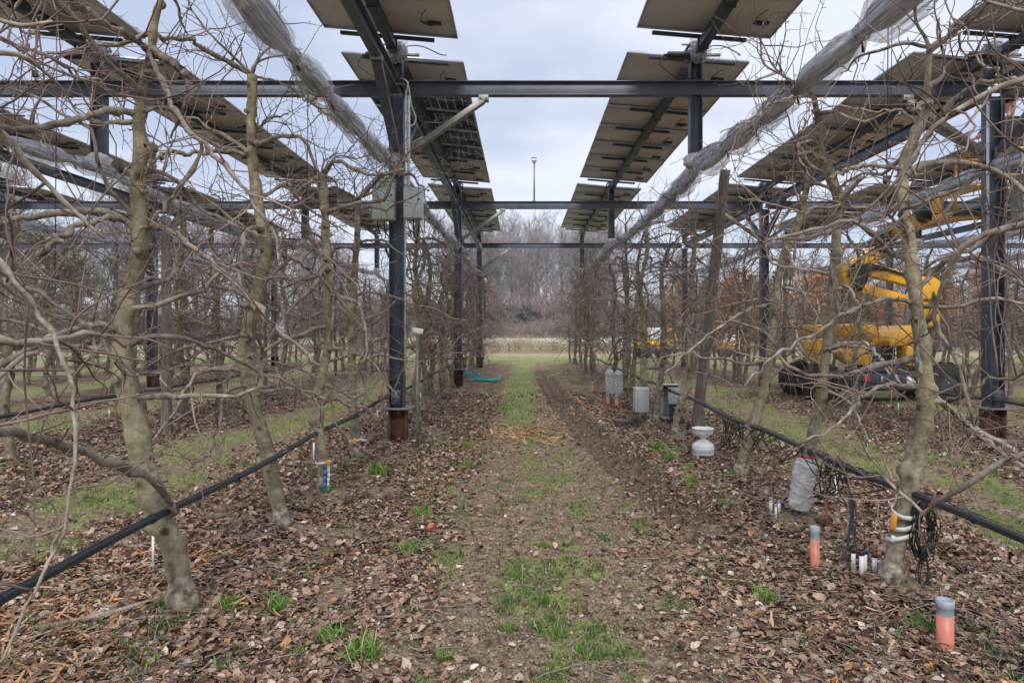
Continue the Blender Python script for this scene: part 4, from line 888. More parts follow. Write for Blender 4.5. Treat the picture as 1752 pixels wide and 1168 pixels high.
# bearings and drives at every frame
for fi, fy in enumerate(FRAMES):
    for k in (-4, -3, -2, -1, 0, 1, 2, 3):
        x = 2.4+PITCH*k
        r = empty('tracker_drive', (x, fy, BZ+0.10)); tag(r, 'tracker drive on the %s cross beam, %s line' % (FR_NAME[fi], RWN[k]), 'tracker drive', 'bearings on top of the frames')
        m = MB(); hsec(m, 0, 0, 0.003, 0.30, 0.16, 0.16, 0.012); m.box((0, 0, 0.012), (0.24, 0.118, 0.014)); m.box((0, 0, 0.30), (0.26, 0.17, 0.016)); m.build('pedestal', M['steel'], r)
        m = MB(); c = [(0.125*math.cos(t), 0.095, 0.42+0.115*math.sin(t)) for t in np.linspace(-0.6, 3.74, 12)]
        for s in (-1, 1): m.tube([(p[0], s*p[1]*0.6, p[2]) for p in c], 0.018, 6)
        m.tube([(0, -0.1, 0.43), (0, 0.1, 0.43)], 0.085, 12); m.build('bearing', M['tube'], r, True)
        if fi == 0 and k >= -2:
            m = MB(); m.tube([(-0.42, -0.12, 0.32), (-0.40, -0.12, 0.32), (-0.12, -0.12, 0.32), (-0.10, -0.12, 0.32)], [0.03, 0.052, 0.052, 0.03], 14); m.tube([(-0.46, -0.12, 0.32), (-0.41, -0.12, 0.32)], 0.022, 8); m.build('motor', M['black'], r, True)
            m = MB(); m.box((0.20, -0.10, 0.33), (0.24, 0.03, 0.035)); m.box((-0.06, -0.11, 0.47), (0.30, 0.02, 0.02)); m.build('drive_arm', M['galv'], r)
            m = MB(); prof = [(0.02, -0.05), (0.12, -0.02), (0.15, 0.08), (0.13, 0.2), (0.14, 0.27), (0.03, 0.30)]; rg = RS(k+70); m.lathe(prof, (0.03, -0.16, 0.26), 16); m.V[0] = m.V[0]+rg.randn(*m.V[0].shape)*0.010; m.build('film_cover', M['film'], r, True)
            m = MB(); m.tube(catmull([(-0.46, -0.12, 0.31), (-0.52, -0.12, 0.2), (-0.44, -0.13, 0.12), (-0.28, -0.1, 0.02), (-0.1, -0.07, 0.02)], 14), 0.007, 5); m.tube(catmull([(0.1, -0.14, 0.25), (0.14, -0.14, 0.42), (0.35, -0.13, 0.44), (0.6, -0.05, 0.36), (0.66, 0.2, 0.45)], 14), 0.008, 5); m.build('cable', M['black'], r, True)

# ------------------------------------------------------------------ rolled hail nets
def net(x, label, seed, y0=2.6, y1=31.0, rad=0.115):
    rg = RS(seed); n = 460; y = np.linspace(y0, y1, n)
    ties = []; t = y0
    while t < y1: ties.append(t); t += rg.uniform(0.9, 1.5)
    sup = np.array([0.5]+FRAMES+[31.4]); z = np.full(n, 3.84)
    for a, b in zip(sup[:-1], sup[1:]):
        u = (y-a)/(b-a); k = (u >= 0) & (u <= 1); z[k] -= 0.16*4*u[k]*(1-u[k])
    z += 0.05*(fbm(y*0.8, y*0+seed, seed)-0.5)
    xx = x+0.10*(fbm(y*0.6, y*0+9, seed+3)-0.5); fat = 0.75+0.75*fbm(y*0.9, y*0+4, seed+5)
    dt = np.min(np.abs(y[:, None]-np.array(ties)[None]), axis=1); pinch = 0.45+0.55*sstep(0.0, 0.33, dt)
    root = empty('rolled_net', (x, y0, 3.8)); tag(root, label, 'hail net', 'rolled hail nets hung along the tree rows')
    k = 20; a = np.arange(k)*2*np.pi/k; A, Bq = np.meshgrid(y, a, indexing='ij')
    def shell(rb, amp, fr, s, drop):
        fold = np.abs(np.sin(Bq*2.5+4*fbm(A*0.7, np.zeros_like(A), s)))
        R = rb*(fat*pinch)[:, None]*(1-amp/2+amp*fbm(A*fr, np.cos(Bq)*2.5+4, s, 3)+0.22*(fold-0.5))
        C = np.stack([xx-x, y-y0, z-3.8-drop*pinch], -1); return tubes(C[None], R[None], k)
    cat([shell(rad*0.80, 0.45, 1.3, seed, 0)], M['netcore'], 'net_roll', root)
    cat([shell(rad*1.12, 0.65, 0.7, seed+2, 0.03)], M['netveil'], 'loose_layer', root)
    for t in ties:
        m = MB(); i = np.searchsorted(y, t) % n; c = np.array([xx[i]-x, y[i]-y0, z[i]-3.8]); q = [(c[0]+rad*0.50*fat[i]*math.cos(w), c[1]+0.01*math.sin(3*w), c[2]+rad*0.52*fat[i]*math.sin(w)) for w in np.linspace(0, 6.283, 12)]
        m.tube(q, 0.006, 5)
        e = (c[0]+0.02, c[1]+0.03, c[2]-rad*0.85); m.tube([(c[0], c[1], c[2]-rad*0.4), e, (e[0]+0.015, e[1]+0.02, e[2]-0.03)], [0.006, 0.009, 0.012], 5)
        m.build('tie', M['black'], root, True)
    m = MB(); m.tube(np.stack([xx-x, y-y0, z-3.8+rad*0.7], -1)[::6], 0.005, 5); m.build('support_wire', M['galv'], root, True)
for k, lab in ((-3, 'grey rolled net over the third tree row left of the track'), (-2, 'grey rolled net sagging over the second row left, seen across the upper left'), (-1, 'grey rolled net running over the left track-side row to the nearest post'), (0, 'thick pale rolled net slanting over the right track-side row'),
               (1, 'dark grey rolled net over the second row right, passing the boom lift'), (2, 'grey rolled net over the third row right of the track'), (3, 'grey rolled net over the fourth row right of the track')):
    net(2.4+PITCH*k, lab, 300+k*11, rad=0.108 if k == 0 else 0.088)
# extra loose nets piled low beside the right frame
# ------------------------------------------------------------------ irrigation pipes
def pipe(k, x, zs, label, seed, r=0.021, y0=1.8):
    rg = RS(seed); ys = np.arange(y0, 31, 0.35); z = 0.60+0.012*np.sin(ys*2.2)+0.03*(fbm(ys*0.5, ys*0+seed, 3)-0.5); xx = x+0.03*(fbm(ys*0.4, ys*0+seed, 8)-0.5)
    root = empty('drip_pipe', (x, y0, 0)); tag(root, label, 'pipe', 'black irrigation pipes tied to the tree rows')
    C = np.stack([xx-x, ys-y0, z], -1); m = MB(); m.tube(C, r, 12); m.tube(C+np.array([0.012, 0, r+0.004]), 0.0022, 4); m.build('hose', M['pipe'], root, True)
    for i in range(2, len(ys), 3):
        c = C[i]; m = MB(); m.tube([c+np.array([0, -0.012, 0]), c+np.array([0, 0.012, 0])], r*1.22, 12); m.build('clip', M['black'], root, True)
    return root
pipe(0, -1.93, 0, 'black pipe rising across the lower left past the two nearest trees', 1)
pipe(1, 2.36, 0, 'black pipe crossing the lower right past the film-wrapped trunk', 2)
pipe(-1, -5.95, 0, 'thin black pipe along the second tree row left', 3, y0=6)
pipe(2, 6.46, 0, 'thin black pipe along the second tree row right', 4, y0=6)
# ------------------------------------------------------------------ wooden stakes
def stake(name, base, top, r, label):
    g = hz(base[0], base[1]); b = np.array([base[0], base[1], g-0.1]); t = np.array(top); m = MB(); C = catmull([b, (b*0.6+t*0.4)+np.array([0.01, 0, 0]), t], 20)-b
    rg = RS(int(r*1000)); k = 14; R = np.linspace(r*1.08, r*0.92, 20)[:, None]*(1+0.06*rg.randn(1, k)+0.03*rg.randn(20, k)); V, Q, Tt = tubes(C[None], R[None], k); m.add(V, Q, Tt)
    o = m.build(name, M['oldwood'], None, True, loc=b); tag(o, label, 'wooden post', 'old wooden trellis posts'); return o
stake('wooden_post', P(1190, 725, 10.6), P(1241, 291, 10.1), 0.075, 'weathered round wooden post leaning right, standing taller than the trees')
stake('wooden_post', P(284, 745, 10.3), P(284, 372, 10.3), 0.070, 'weathered round wooden post in the second row left, behind the nearest tree')
stake('wooden_post', P(1262, 640, 22), P(1285, 470, 22), 0.08, 'distant weathered post between the second rows right, near russet trees')

# ------------------------------------------------------------------ equipment on the left post
def enclosure(c, size, label, m, parts=True):
    r = empty('enclosure_box', c); tag(r, label, 'electrical box', 'boxes fixed to the frame posts'); w, d, h = size
    b = MB(); b.box((0, 0, 0), (w, d, h), bev=0.012); b.build('housing', m, r)
    b = MB(); b.box((0, -d/2-0.012, 0), (w-0.012, 0.022, h-0.012), bev=0.008); b.build('door', m, r)
    b = MB(); b.tube([(w/2-0.035, -d/2-0.028, 0.04), (w/2-0.035, -d/2-0.022, 0.04)], 0.014, 12); b.build('lock', M['black'], r)
    b = MB()
    for q in (-0.3, 0.0, 0.3): b.tube(catmull([(q*w, 0, -h/2), (q*w, 0, -h/2-0.08), (q*w*0.5, 0.08, -h/2-0.22)], 8), 0.008, 6)
    b.build('cable', M['black'], r, True); return r
c = P(657, 341, 9.33); enclosure((c[0], 9.36, c[2]), (0.30, 0.20, 0.58), 'larger pale green electrical box on the left side of the nearest left post', M['cabinet_green'])
c = P(707, 348, 9.33); enclosure((c[0], 9.36, c[2]), (0.25, 0.18, 0.43), 'smaller light grey electrical box on the right side of the nearest left post', M['cabinet'])
c = P(1742, 345, 9.6); enclosure((c[0], 9.40, c[2]), (0.36, 0.22, 0.66), 'pale green electrical box right of the nearest right post, at the picture edge', M['cabinet_green'])
# small pipe conduit down the left post with cable loops
m = MB(); m.tube([(-1.57, 9.42, 4.8), (-1.57, 9.42, 3.2)], 0.022, 10); m.tube([(-1.60, 9.36, 4.85), (-1.61, 9.36, 1.0)], 0.012, 8)
m.tube(catmull([(-1.66, 9.3, 5.0), (-1.55, 9.2, 4.9), (-1.5, 9.25, 4.6), (-1.45, 9.3, 4.45), (-1.52, 9.3, 4.35), (-1.6, 9.3, 4.6), (-1.56, 9.3, 4.95)], 30), 0.010, 6)
o = m.build('conduit', M['white'], None, True); tag(o, 'white conduit and looped cable running down the nearest left post', 'conduit')
m = MB(); m.tube([(6.38, 9.36, 4.7), (6.38, 9.36, 2.9)], 0.018, 10); o = m.build('conduit', M['white'], None, True); tag(o, 'thin white conduit running down the nearest right post', 'conduit')
# black cables running on the left lengthwise beam
# sensor mast on second cross beam
b = P(914, 347, FRAMES[1]); r = empty('sensor_mast', (b[0], FRAMES[1], BZ+0.10)); tag(r, 'thin pale mast with a small weather sensor on the second cross beam', 'sensor mast')
m = MB(); m.tube([(0, 0, 0), (0, 0, 1.05)], 0.022, 10); m.box((0, 0, 0.01), (0.10, 0.08, 0.014)); m.build('mast', M['galv'], r)
m = MB(); m.lathe([(0.0, 1.04), (0.05, 1.05), (0.05, 1.09), (0.075, 1.10), (0.075, 1.12), (0.045, 1.14), (0.045, 1.17), (0.08, 1.18), (0.08, 1.20), (0.0, 1.22)], (0, 0, 0), 16); m.build('sensor', M['white'], r, True)
# anemometer mast behind the post
b = P(728, 350, 18.2); r = empty('weather_station', (b[0], 18.0, 4.1)); tag(r, 'small cup wind sensor on a thin mast beside the left second post', 'weather sensor')
m = MB(); m.tube([(0, 0, 0), (0, 0, 1.12)], 0.015, 8); m.tube([(-0.1, 0, 0.95), (0.1, 0, 0.95)], 0.01, 6); m.build('mast', M['galv'], r, True)
m = MB(); m.lathe([(0.0, 0.72), (0.05, 0.73), (0.055, 0.80), (0.05, 0.88), (0.0, 0.89)], (0, 0, 0), 12); m.build('housing', M['white'], r, True)
m = MB()
for t in (0.4, 2.5, 4.6): m.tube([(0, 0, 1.13), (0.09*math.cos(t), 0.09*math.sin(t), 1.13)], 0.006, 5); m.lathe([(0.0, -0.03), (0.03, -0.02), (0.035, 0.02)], (0.10*math.cos(t), 0.10*math.sin(t), 1.13), 8)
m.build('cups', M['black'], r, True)
# cords that hang from the frame
for (px, py0, py1, d, lab) in ((63, 0, 130, 6.5, 'dark hanging cord with hook and weight near the top left corner'), (1520, 0, 312, 5.5, 'long dark cord with a small clip hanging in front of the right trees'), (1146 + 380, 60, 250, 7.5, 'dark thin cord hanging right of the pale rolled net'), (527, 190, 400, 7.2, 'thin dark cord hanging beside the left rolled net'), (97, 150, 480, 6.0, 'thin dark cord hanging in front of the left longitudinal beam')):
    a = P(px, py0, d); b = P(px-3, py1, d); m = MB(); m.tube([tuple(a+np.array([0, 0, 0.6])), tuple(a), tuple(b)], 0.0045, 5); r = empty('weighted_line', tuple(b)); tag(r, lab, 'cord'); m.V = [v-b for v in m.V]; b = b*0; m.build('cord', M['black'], r, True)
    m = MB(); m.box(tuple(b+np.array([0, 0, 0.02])), (0.055, 0.03, 0.07), bev=0.008); m.build('clip', M['black'], r)
    m = MB(); m.tube(catmull([b+np.array([0, 0, -0.02]), b+np.array([0, 0, -0.10]), b+np.array([-0.03, 0, -0.14]), b+np.array([-0.05, 0, -0.10])], 10), 0.005, 5); m.build('hook', M['black'], r, True)

# ------------------------------------------------------------------ things on the ground
def G(px, py): d = dep(py); p = P(px, py, d); return np.array([p[0], p[1], hz(p[0], p[1])])
# rain gauge
c = G(1203, 783); r = empty('rain_gauge', c); tag(r, 'white hourglass-shaped rain collector standing right of the rut', 'rain gauge')
s = 1.0; m = MB(); m.lathe([(0.0, 0.0), (0.128, 0.0), (0.132, 0.01), (0.132, 0.075), (0.136, 0.08), (0.136, 0.088), (0.130, 0.092), (0.130, 0.115), (0.120, 0.135), (0.035, 0.192), (0.030, 0.20)], (0, 0, 0), 32); m.build('lower_bowl', M['white'], r, True)
m = MB(); m.lathe([(0.030, 0.199), (0.036, 0.210), (0.118, 0.262), (0.126, 0.275), (0.126, 0.315), (0.135, 0.320), (0.135, 0.332), (0.122, 0.334), (0.118, 0.31), (0.03, 0.25), (0.0, 0.245)], (0, 0, 0), 32); m.build('upper_funnel', M['white'], r, True)
m = MB(); m.lathe([(0.1335, 0.040), (0.1345, 0.044), (0.1335, 0.048)], (0, 0, 0), 32); m.lathe([(0.1335, 0.10), (0.1335, 0.104)], (0, 0, 0), 32); m.tube([(0.05, -0.133, 0.055), (0.05, -0.127, 0.055)], 0.008, 8); m.build('seam_ring', M['greycap'], r, True)
# cabinets
def cabinet(px0, px1, py0, py1, pyg, label, open_=False):
    d = dep(pyg); a = P(px0, py1, d); b = P(px1, py0, d); w = b[0]-a[0]; h = b[2]-a[2]; cx = (a[0]+b[0])/2; g = hz(cx, d)
    r = empty('ground_cabinet', (cx, d+0.1, g)); tag(r, label, 'cabinet', 'grey cabinets standing at the foot of the right row'); z0 = a[2]-g; zc = z0+h/2
    m = MB(); t = 0.012; m.box((0, 0.13, zc), (w, t, h)); 
    for s in (-1, 1): m.box((s*(w/2-t/2), 0, zc), (t, 0.248, h))
    m.box((0, 0, z0+h-t/2+0.003), (w+0.03, 0.28, t)); m.box((0, 0, z0+t/2), (w-2*t-0.002, 0.246, t)); m.build('housing', M['cabinet'], r, bevel=0.002)
    if not open_:
        m = MB(); m.box((0, -0.135, zc), (w-0.006, 0.020, h-0.01), bev=0.005); m.build('door', M['cabinet'], r)
        m = MB(); m.box((-w/2+0.03, -0.149, zc), (0.006, 0.006, h*0.9)); m.build('hinge', M['greycap'], r)
    else:
        m = MB(); m.box((0.02, 0.1, zc), (w*0.8, 0.016, h*0.85)); m.build('mounting_plate', M['white'], r)
        m = MB(); m.box((0.05, -0.128, zc+h*0.18), (w*0.72, 0.012, h*0.50), bev=0.004); m.build('door', M['cabinet'], r)
        m = MB(); rg = RS(5)
        for q in range(13):
            x0 = rg.uniform(-w*0.1, w*0.42); m.tube(catmull([(x0*0.6, 0.06, zc+rg.uniform(-0.14, 0.0)), (x0, -0.10, zc-0.02), (x0+rg.randn()*0.04, -0.2+rg.randn()*0.03, z0-0.02), (x0+rg.randn()*0.08, -0.22+rg.randn()*0.05, -z0*0+0.05), (x0+0.2*rg.randn(), -0.25, 0.01)], 14), 0.007, 5)
        m.build('cable', M['black'], r, True)
    m = MB()
    for s in (-1, 1): m.box((s*(w/2-0.03), 0.05, (z0-0.03)/2), (0.03, 0.03, z0+0.03))
    m.build('leg', M['galv'], r); return r
cabinet(1087, 1110, 664, 705, 722, 'closed light grey cabinet on the ground, left of the pair beside the right row')
cabinet(1133, 1162, 658, 715, 727, 'open grey cabinet with a bunch of black cables spilling to the ground', True)
m = MB(); rg = RS(8); c = G(1080, 727)
for q in range(10): m.tube(catmull([c+np.array([0.15+rg.randn()*0.05, 0.1, 0.1]), c+np.array([rg.randn()*0.1, rg.randn()*0.1, 0.03]), c+np.array([-0.1+rg.randn()*0.1, rg.randn()*0.1, 0.02]), c+np.array([0.3*rg.randn(), -0.1+0.1*rg.randn(), 0.02])], 14), 0.006, 5)
o = m.build('cable_tangle', M['black'], None, True); tag(o, 'small tangle of thin black cable on the soil under the closed cabinet', 'cable')
# film wrapped trunks
def wrap(px0, py0, px1, py1, d, r0, label, band=True, seed=1):
    a = P(px0, py0, d); b = P(px1, py1, d); b[2] = max(b[2], hz(b[0], b[1])+0.03); r = empty('trunk_wrap', b); tag(r, label, 'trunk wrap', 'film wraps round tree feet'); rg = RS(seed)
    C = catmull([b-b, (a+b)/2-b+np.array([0.0, 0, 0]), a-b], 40); k = 22; A, Bq = np.meshgrid(np.arange(40)*0.16, np.arange(k)*2*np.pi/k, indexing='ij')
    cre = np.abs(np.sin(A*5+Bq*1.0+3*fbm(A, np.cos(Bq)*2+3, seed)))
    R = np.interp(np.linspace(0, 1, 40), [0, 0.05, 0.6, 0.85, 1], [r0*0.84, r0*0.88, r0*0.95, r0*0.92, r0*0.52])[:, None]*(1+0.12*(fbm(A*3, np.cos(Bq)*2+5, seed, 3)-0.5)+0.05*(cre-0.5)); cat([tubes(C[None], R[None], k)], M['pad'], 'padding', r)
    cat([tubes(C[None], (R*1.05+0.004), k)] if False else [tubes(C[None], (R*1.06+0.003*rg.randn(40, k))[None], k)], M['film2'], 'film', r)
    if band:
        m = MB(); q = [(C[-1][0]+r0*0.66*math.cos(t), C[-1][1]+r0*0.66*math.sin(t), C[-1][2]+0.005*math.sin(2*t)) for t in np.linspace(0, 6.283, 16)]; m.tube(q, 0.009, 6); m.build('red_tie', M['red'], r, True)
        m = MB(); m.tube([(C[-1][0]+r0*0.6, C[-1][1]-0.03, C[-1][2]), (C[-1][0]+r0*0.95, C[-1][1]-0.05, C[-1][2]+0.035), (C[-1][0]+r0*1.1, C[-1][1]-0.05, C[-1][2]-0.01)], [0.01, 0.008, 0.004], 5); m.build('tape_end', M['cloudy'], r, True)
M['pad'] = mat('white_padding', (0.58, 0.56, 0.53), (0.33, 0.31, 0.28), scale=9, rough=0.6, stretch=(1, 1, 2.5), bump=0.3)
def film2():
    m, nt, b = new_mat('wrinkled_film'); b.inputs['Base Color'].default_value = (0.8, 0.8, 0.82, 1); b.inputs['Roughness'].default_value = 0.12; b.inputs['Specular IOR Level'].default_value = 0.9
    tr = N(nt, 'ShaderNodeBsdfTransparent'); ms = N(nt, 'ShaderNodeMixShader'); tc = N(nt, 'ShaderNodeTexCoord'); mp = N(nt, 'ShaderNodeMapping'); mp.inputs['Scale'].default_value = (9, 9, 26); nt.links.new(tc.outputs['Object'], mp.inputs[0])
    no = N(nt, 'ShaderNodeTexNoise'); no.inputs['Scale'].default_value = 1; no.inputs['Detail'].default_value = 6; nt.links.new(mp.outputs[0], no.inputs[0]); mr = N(nt, 'ShaderNodeMapRange'); mr.inputs[1].default_value = 0.42; mr.inputs[2].default_value = 0.64; mr.inputs[3].default_value = 0.12; mr.inputs[4].default_value = 0.75
    nt.links.new(no.outputs[0], mr.inputs[0]); nt.links.new(mr.outputs[0], ms.inputs[0]); nt.links.new(tr.outputs[0], ms.inputs[1]); nt.links.new(b.outputs[0], ms.inputs[2]); nt.links.new(ms.outputs[0], nt.nodes['Material Output'].inputs[0])
    bp = N(nt, 'ShaderNodeBump'); bp.inputs['Strength'].default_value = 1.0; bp.inputs['Distance'].default_value = 0.012; nt.links.new(no.outputs[0], bp.inputs['Height']); nt.links.new(bp.outputs[0], b.inputs['Normal']); return m
M['film2'] = film2()
wrap(1381, 780, 1366, 888, 5.60, 0.094, 'wrinkled clear film over white padding round the second tree foot at right', True, 1)
wrap(1043, 631, 1044, 672, dep(690), 0.10, 'left of two distant silver film wraps on the right row', False, 2)
wrap(1058, 634, 1058, 674, dep(694), 0.10, 'right of two distant silver film wraps on the right row', False, 3)
# salmon tubes
def salmon(px, pyt, pyb, rr_, label):
    c = G(px, pyb); d = c[1]; h = (pyb-pyt)*d/FPX; r = empty('access_tube', c); tag(r, label, 'tube', 'salmon access tubes with grey caps'); rad = rr_
    m = MB(); m.lathe([(rad*0.98, -0.02), (rad, 0.0), (rad*0.97, h*0.68), (rad*0.85, h*0.68)], (0, 0, 0), 20); m.build('tube_body', M['pink'], r, True)
    m = MB(); m.lathe([(rad*0.97, h*0.675), (rad*0.985, h*0.70), (rad*0.985, h*0.82), (rad*1.05, h*0.83), (rad*1.05, h*0.99), (rad*0.9, h), (rad*0.88, h*0.97), (0.0, h*0.96)], (0, 0, 0), 20); m.build('cap', M['greycap'], r, True)
salmon(1394, 909, 978, 0.030, 'farther salmon pink tube with grey cap standing before the wrapped tree')
salmon(1617, 1033, 1112, 0.040, 'nearest salmon pink tube with grey cap at the lower right')
for i, (px, pt, pb) in enumerate(((1013, 655, 668), (1040, 676, 692), (1055, 680, 698), (1395, 0, 0))):
    if pb: salmon(px, pt-3, pb, 0.035, ['small salmon tube far down the right row, farthest of three', 'small salmon tube at the foot of the left silver wrap', 'small salmon tube at the foot of the right silver wrap'][i])
# white pvc probes
def probes(spec, label, cap, seed=0):
    c = G(spec[0][0], spec[0][2]); r = empty('probe_cluster', c)
    tag(r, label, 'soil probes')
    for (px, pt, pb, rad) in spec:
        q = G(px, pb); h = (pb-pt)*q[1]/FPX; p = q-c
        m = MB(); m.tube([(p[0], p[1], p[2]-0.03), (p[0], p[1], p[2]+h*0.86)], rad, 12); t = m.build('probe_tube', M['white'], r, True)
        m = MB(); m.tube([(p[0], p[1], p[2]+h*0.84), (p[0], p[1], p[2]+h*0.985), (p[0], p[1], p[2]+h)], [rad*1.25, rad*1.25, rad*1.0], 12); m.build('probe_cap', cap, r, True)
probes([(1460, 953, 990, 0.013), (1474, 962, 1003, 0.014), (1480, 960, 996, 0.012), (1496, 965, 995, 0.014)], 'cluster of four white probe tubes with black caps beside the nearest right tree', M['black'])
probes([(1319, 862, 888, 0.013), (1327, 872, 896, 0.012), (1333, 871, 889, 0.012)], 'cluster of three short white probe tubes left of the film-wrapped tree', M['greycap'])
for (px, pt, pb, lab) in ((262, 913, 975, 'white plastic emitter stake under the pipe beside the nearest left tree'), (187, 700, 712, 'distant white emitter stake near the second row left'), (341, 668, 684, 'far white emitter stake in the second row left, amid grass'), (1430, 818, 858, 'white emitter stake hanging from the pipe right of the film-wrapped tree'), (1537, 688, 704, 'white emitter stake in the grass before the boom lift'), (537, 760, 790, 'white emitter stake left of the blue-strapped tree'), (646, 700, 715, 'small white emitter stake left of the nearest steel post'), (720, 672, 686, 'small white emitter stake right of the nearest steel post')):
    c = G(px, pb); h = (pb-pt)*c[1]/FPX; r = empty('emitter_stake', c); tag(r, lab, 'emitter stake', 'white emitter stakes along the pipes')
    m = MB(); m.tube([(0, 0, 0.02), (0, 0, h)], 0.009 if c[1] < 6 else 0.012, 8); m.build('stake', M['white'], r, True)
    m = MB(); m.lathe([(0.0, -0.01), (0.018, 0.0), (0.016, 0.02), (0.011, 0.03), (0.011, 0.05)], (0, 0, 0), 12); m.build('foot', M['greycap'], r, True)
# plant tag
c = G(1416, 912); r = empty('row_marker', c); tag(r, 'orange stake with a small white tag behind the farther salmon tube', 'row marker')
m = MB(); m.tube([(0, 0, -0.02), (-0.02, 0, 0.29)], 0.007, 8); m.build('stake', M['orange'], r, True); m = MB(); m.box((-0.02, -0.01, 0.30), (0.10, 0.005, 0.05), Euler((0.6, 0.25, 0.3))); m.build('tag_card', M['white'], r)
# straps round T3 and T4, ties on R1
def ring(pts_c, rad, z0, z1, m_, name, r, wob=0.01, seed=0):
    rg = RS(seed); k = 20; V = []
    for z in (z0, z1):
        for j in range(k): a = j*2*math.pi/k; V.append((pts_c[0]+(rad+0.002)*math.cos(a), pts_c[1]+(rad+0.002)*math.sin(a), z+wob*math.sin(a+seed)))
    for z in (z1, z0):
        for j in range(k): a = j*2*math.pi/k; V.append((pts_c[0]+(rad-0.004)*math.cos(a), pts_c[1]+(rad-0.004)*math.sin(a), z+wob*math.sin(a+seed)))
    Q = [[i*k+j, i*k+(j+1) % k, ((i+1) % 4)*k+(j+1) % k, ((i+1) % 4)*k+j] for i in range(4) for j in range(k)]; m = MB(); m.add(V, Q); return m.build(name, m_, r, True)
d = 6.43; a = P(552, 790, d); r = empty('tree_tie', a); tag(r, 'white band with amber tape and a blue strap hanging on the third left tree', 'tree tie', 'ties round tree feet')
ring((0, 0), 0.066, -0.012, 0.014, M['cloudy'], 'band', r, 0.008, 1)
for (x0, w, h, mm, nm) in ((0.045, 0.035, 0.34, 'blue', 'blue_strap'), (0.078, 0.025, 0.26, 'cloudy', 'white_strap')):
    m = MB(); rg = RS(int(x0*1000)); C = [(x0+0.006*rg.randn(), -0.075-0.004*i, -i*h/6) for i in range(7)]
    for i in range(6): m.beam(C[i], C[i+1], w*(1-0.07*i), 0.004, up=(0, 1, 0))
    m.build(nm, M[mm], r)
m = MB(); m.box((0.075, -0.08, 0.01), (0.05, 0.025, 0.045), Euler((0.2, 0.5, 0.3)), 0.008); m.build('tape_knot', M['amber'], r)
d = 7.99; a = P(607, 753, d); r = empty('tree_tie', a); tag(r, 'orange and white ribbon tied round the fourth left tree near the ground', 'tree tie', 'ties round tree feet')
ring((0, 0), 0.072, -0.012, 0.012, M['cloudy'], 'band', r, 0.01, 2); m = MB(); m.prism([(-0.03, -0.02), (0.02, 0.05), (0.05, 0.0), (0.03, -0.04)], -0.09, -0.08); m.build('ribbon_knot', M['amber'], r); m = MB(); m.box((0.12, -0.06, 0.01), (0.08, 0.005, 0.03), Euler((0.3, 0.3, 0.2))); m.build('ribbon_end', M['cloudy'], r)
d = 4.14; a = P(1545, 895, d); r = empty('tree_tie', a); tag(r, 'white and amber tape wound three times round the nearest right tree foot', 'tree tie', 'ties round tree feet')
for i, (dx, dz, rad) in enumerate(((0.008, 0.07, 0.070), (-0.01, 0.0, 0.073), (-0.025, -0.075, 0.070))): ring((dx, 0), rad, dz-0.012, dz+0.013, M['cloudy'], 'tape', r, 0.022, i)
m = MB(); m.box((-0.078, -0.035, 0.02), (0.022, 0.04, 0.10), Euler((0.1, 0.1, 0.4)), 0.01); m.build('amber_tape', M['amber'], r)
m = MB(); m.box((-0.085, -0.05, -0.08), (0.04, 0.012, 0.04), Euler((0.1, 0.5, 0.4))); m.build('tape_end', M['cloudy'], r)
# cable coil on R1
a = P(1562, 905, 4.12); m = MB(); rg = RS(3)
for i in range(16):
    rx, rz = 0.055+0.02*rg.randn(), 0.16+0.03*rg.randn(); q = [(a[0]+0.045+rx*math.cos(t)+0.006*rg.randn(), a[1]-0.03+0.02*math.cos(t+i)+0.01*rg.randn(), a[2]+rz*math.sin(t)) for t in np.linspace(0, 6.283, 18)]; m.tube(catmull(q, 30), 0.0035, 5)
for i in range(6):
    m.tube(catmull([a+np.array([0.05+0.02*rg.randn(), -0.03, -0.1]), a+np.array([0.03+0.04*rg.randn(), -0.04, -0.26]), a+np.array([0.02+0.03*rg.randn(), -0.05, -0.36]), a+np.array([-0.1+0.1*rg.randn(), -0.1, -0.40])], 14), 0.0035, 5)
o = m.build('cable_coil', M['black'], None, True); tag(o, 'coil of thin black cable hanging on the nearest right tree foot', 'cable coil')
# bunched cables along the right pipe
m = MB(); rg = RS(6)
for i in range(26):
    ya = rg.uniform(5.2, 8.6); yb = ya+rg.uniform(-1.4, -0.5); s = rg.uniform(0.03, 0.26); x_ = 2.36+0.05*rg.randn()
    m.tube(catmull([(x_, ya, 0.60), (x_-0.03, ya*0.7+yb*0.3, 0.60-s*0.8), (x_+0.02*rg.randn(), (ya+yb)/2, 0.60-s), (x_-0.03, ya*0.3+yb*0.7, 0.60-s*0.8), (x_, yb, 0.60)], 18), 0.005, 5)
for i in range(13):
    q = rg.choice([5.75, 5.25, 7.6]); x0 = 2.33+0.05*rg.randn(); m.tube(catmull([(x0, q+rg.randn()*0.06, 0.60), (x0+0.04*rg.randn(), q+0.08*rg.randn(), 0.38), (x0+0.05*rg.randn(), q+0.08*rg.randn(), 0.2+0.1*rg.rand()), (x0+0.08*rg.randn(), q-0.1, 0.36+0.1*rg.rand()), (x0, q-0.15, 0.6)], 16), 0.005, 5)
for i in range(5):
    m.tube(catmull([(2.33, 4.9+0.03*i, 0.58), (2.30+0.01*i, 4.8, 0.35), (2.2+0.03*rg.randn(), 4.6, 0.12), (2.15+0.05*rg.randn(), 4.45, 0.02)], 14), 0.0045, 5)
o = m.build('cable_bundle', M['black'], None, True); tag(o, 'sagging bunch of many thin black cables hung on the right pipe', 'cables')
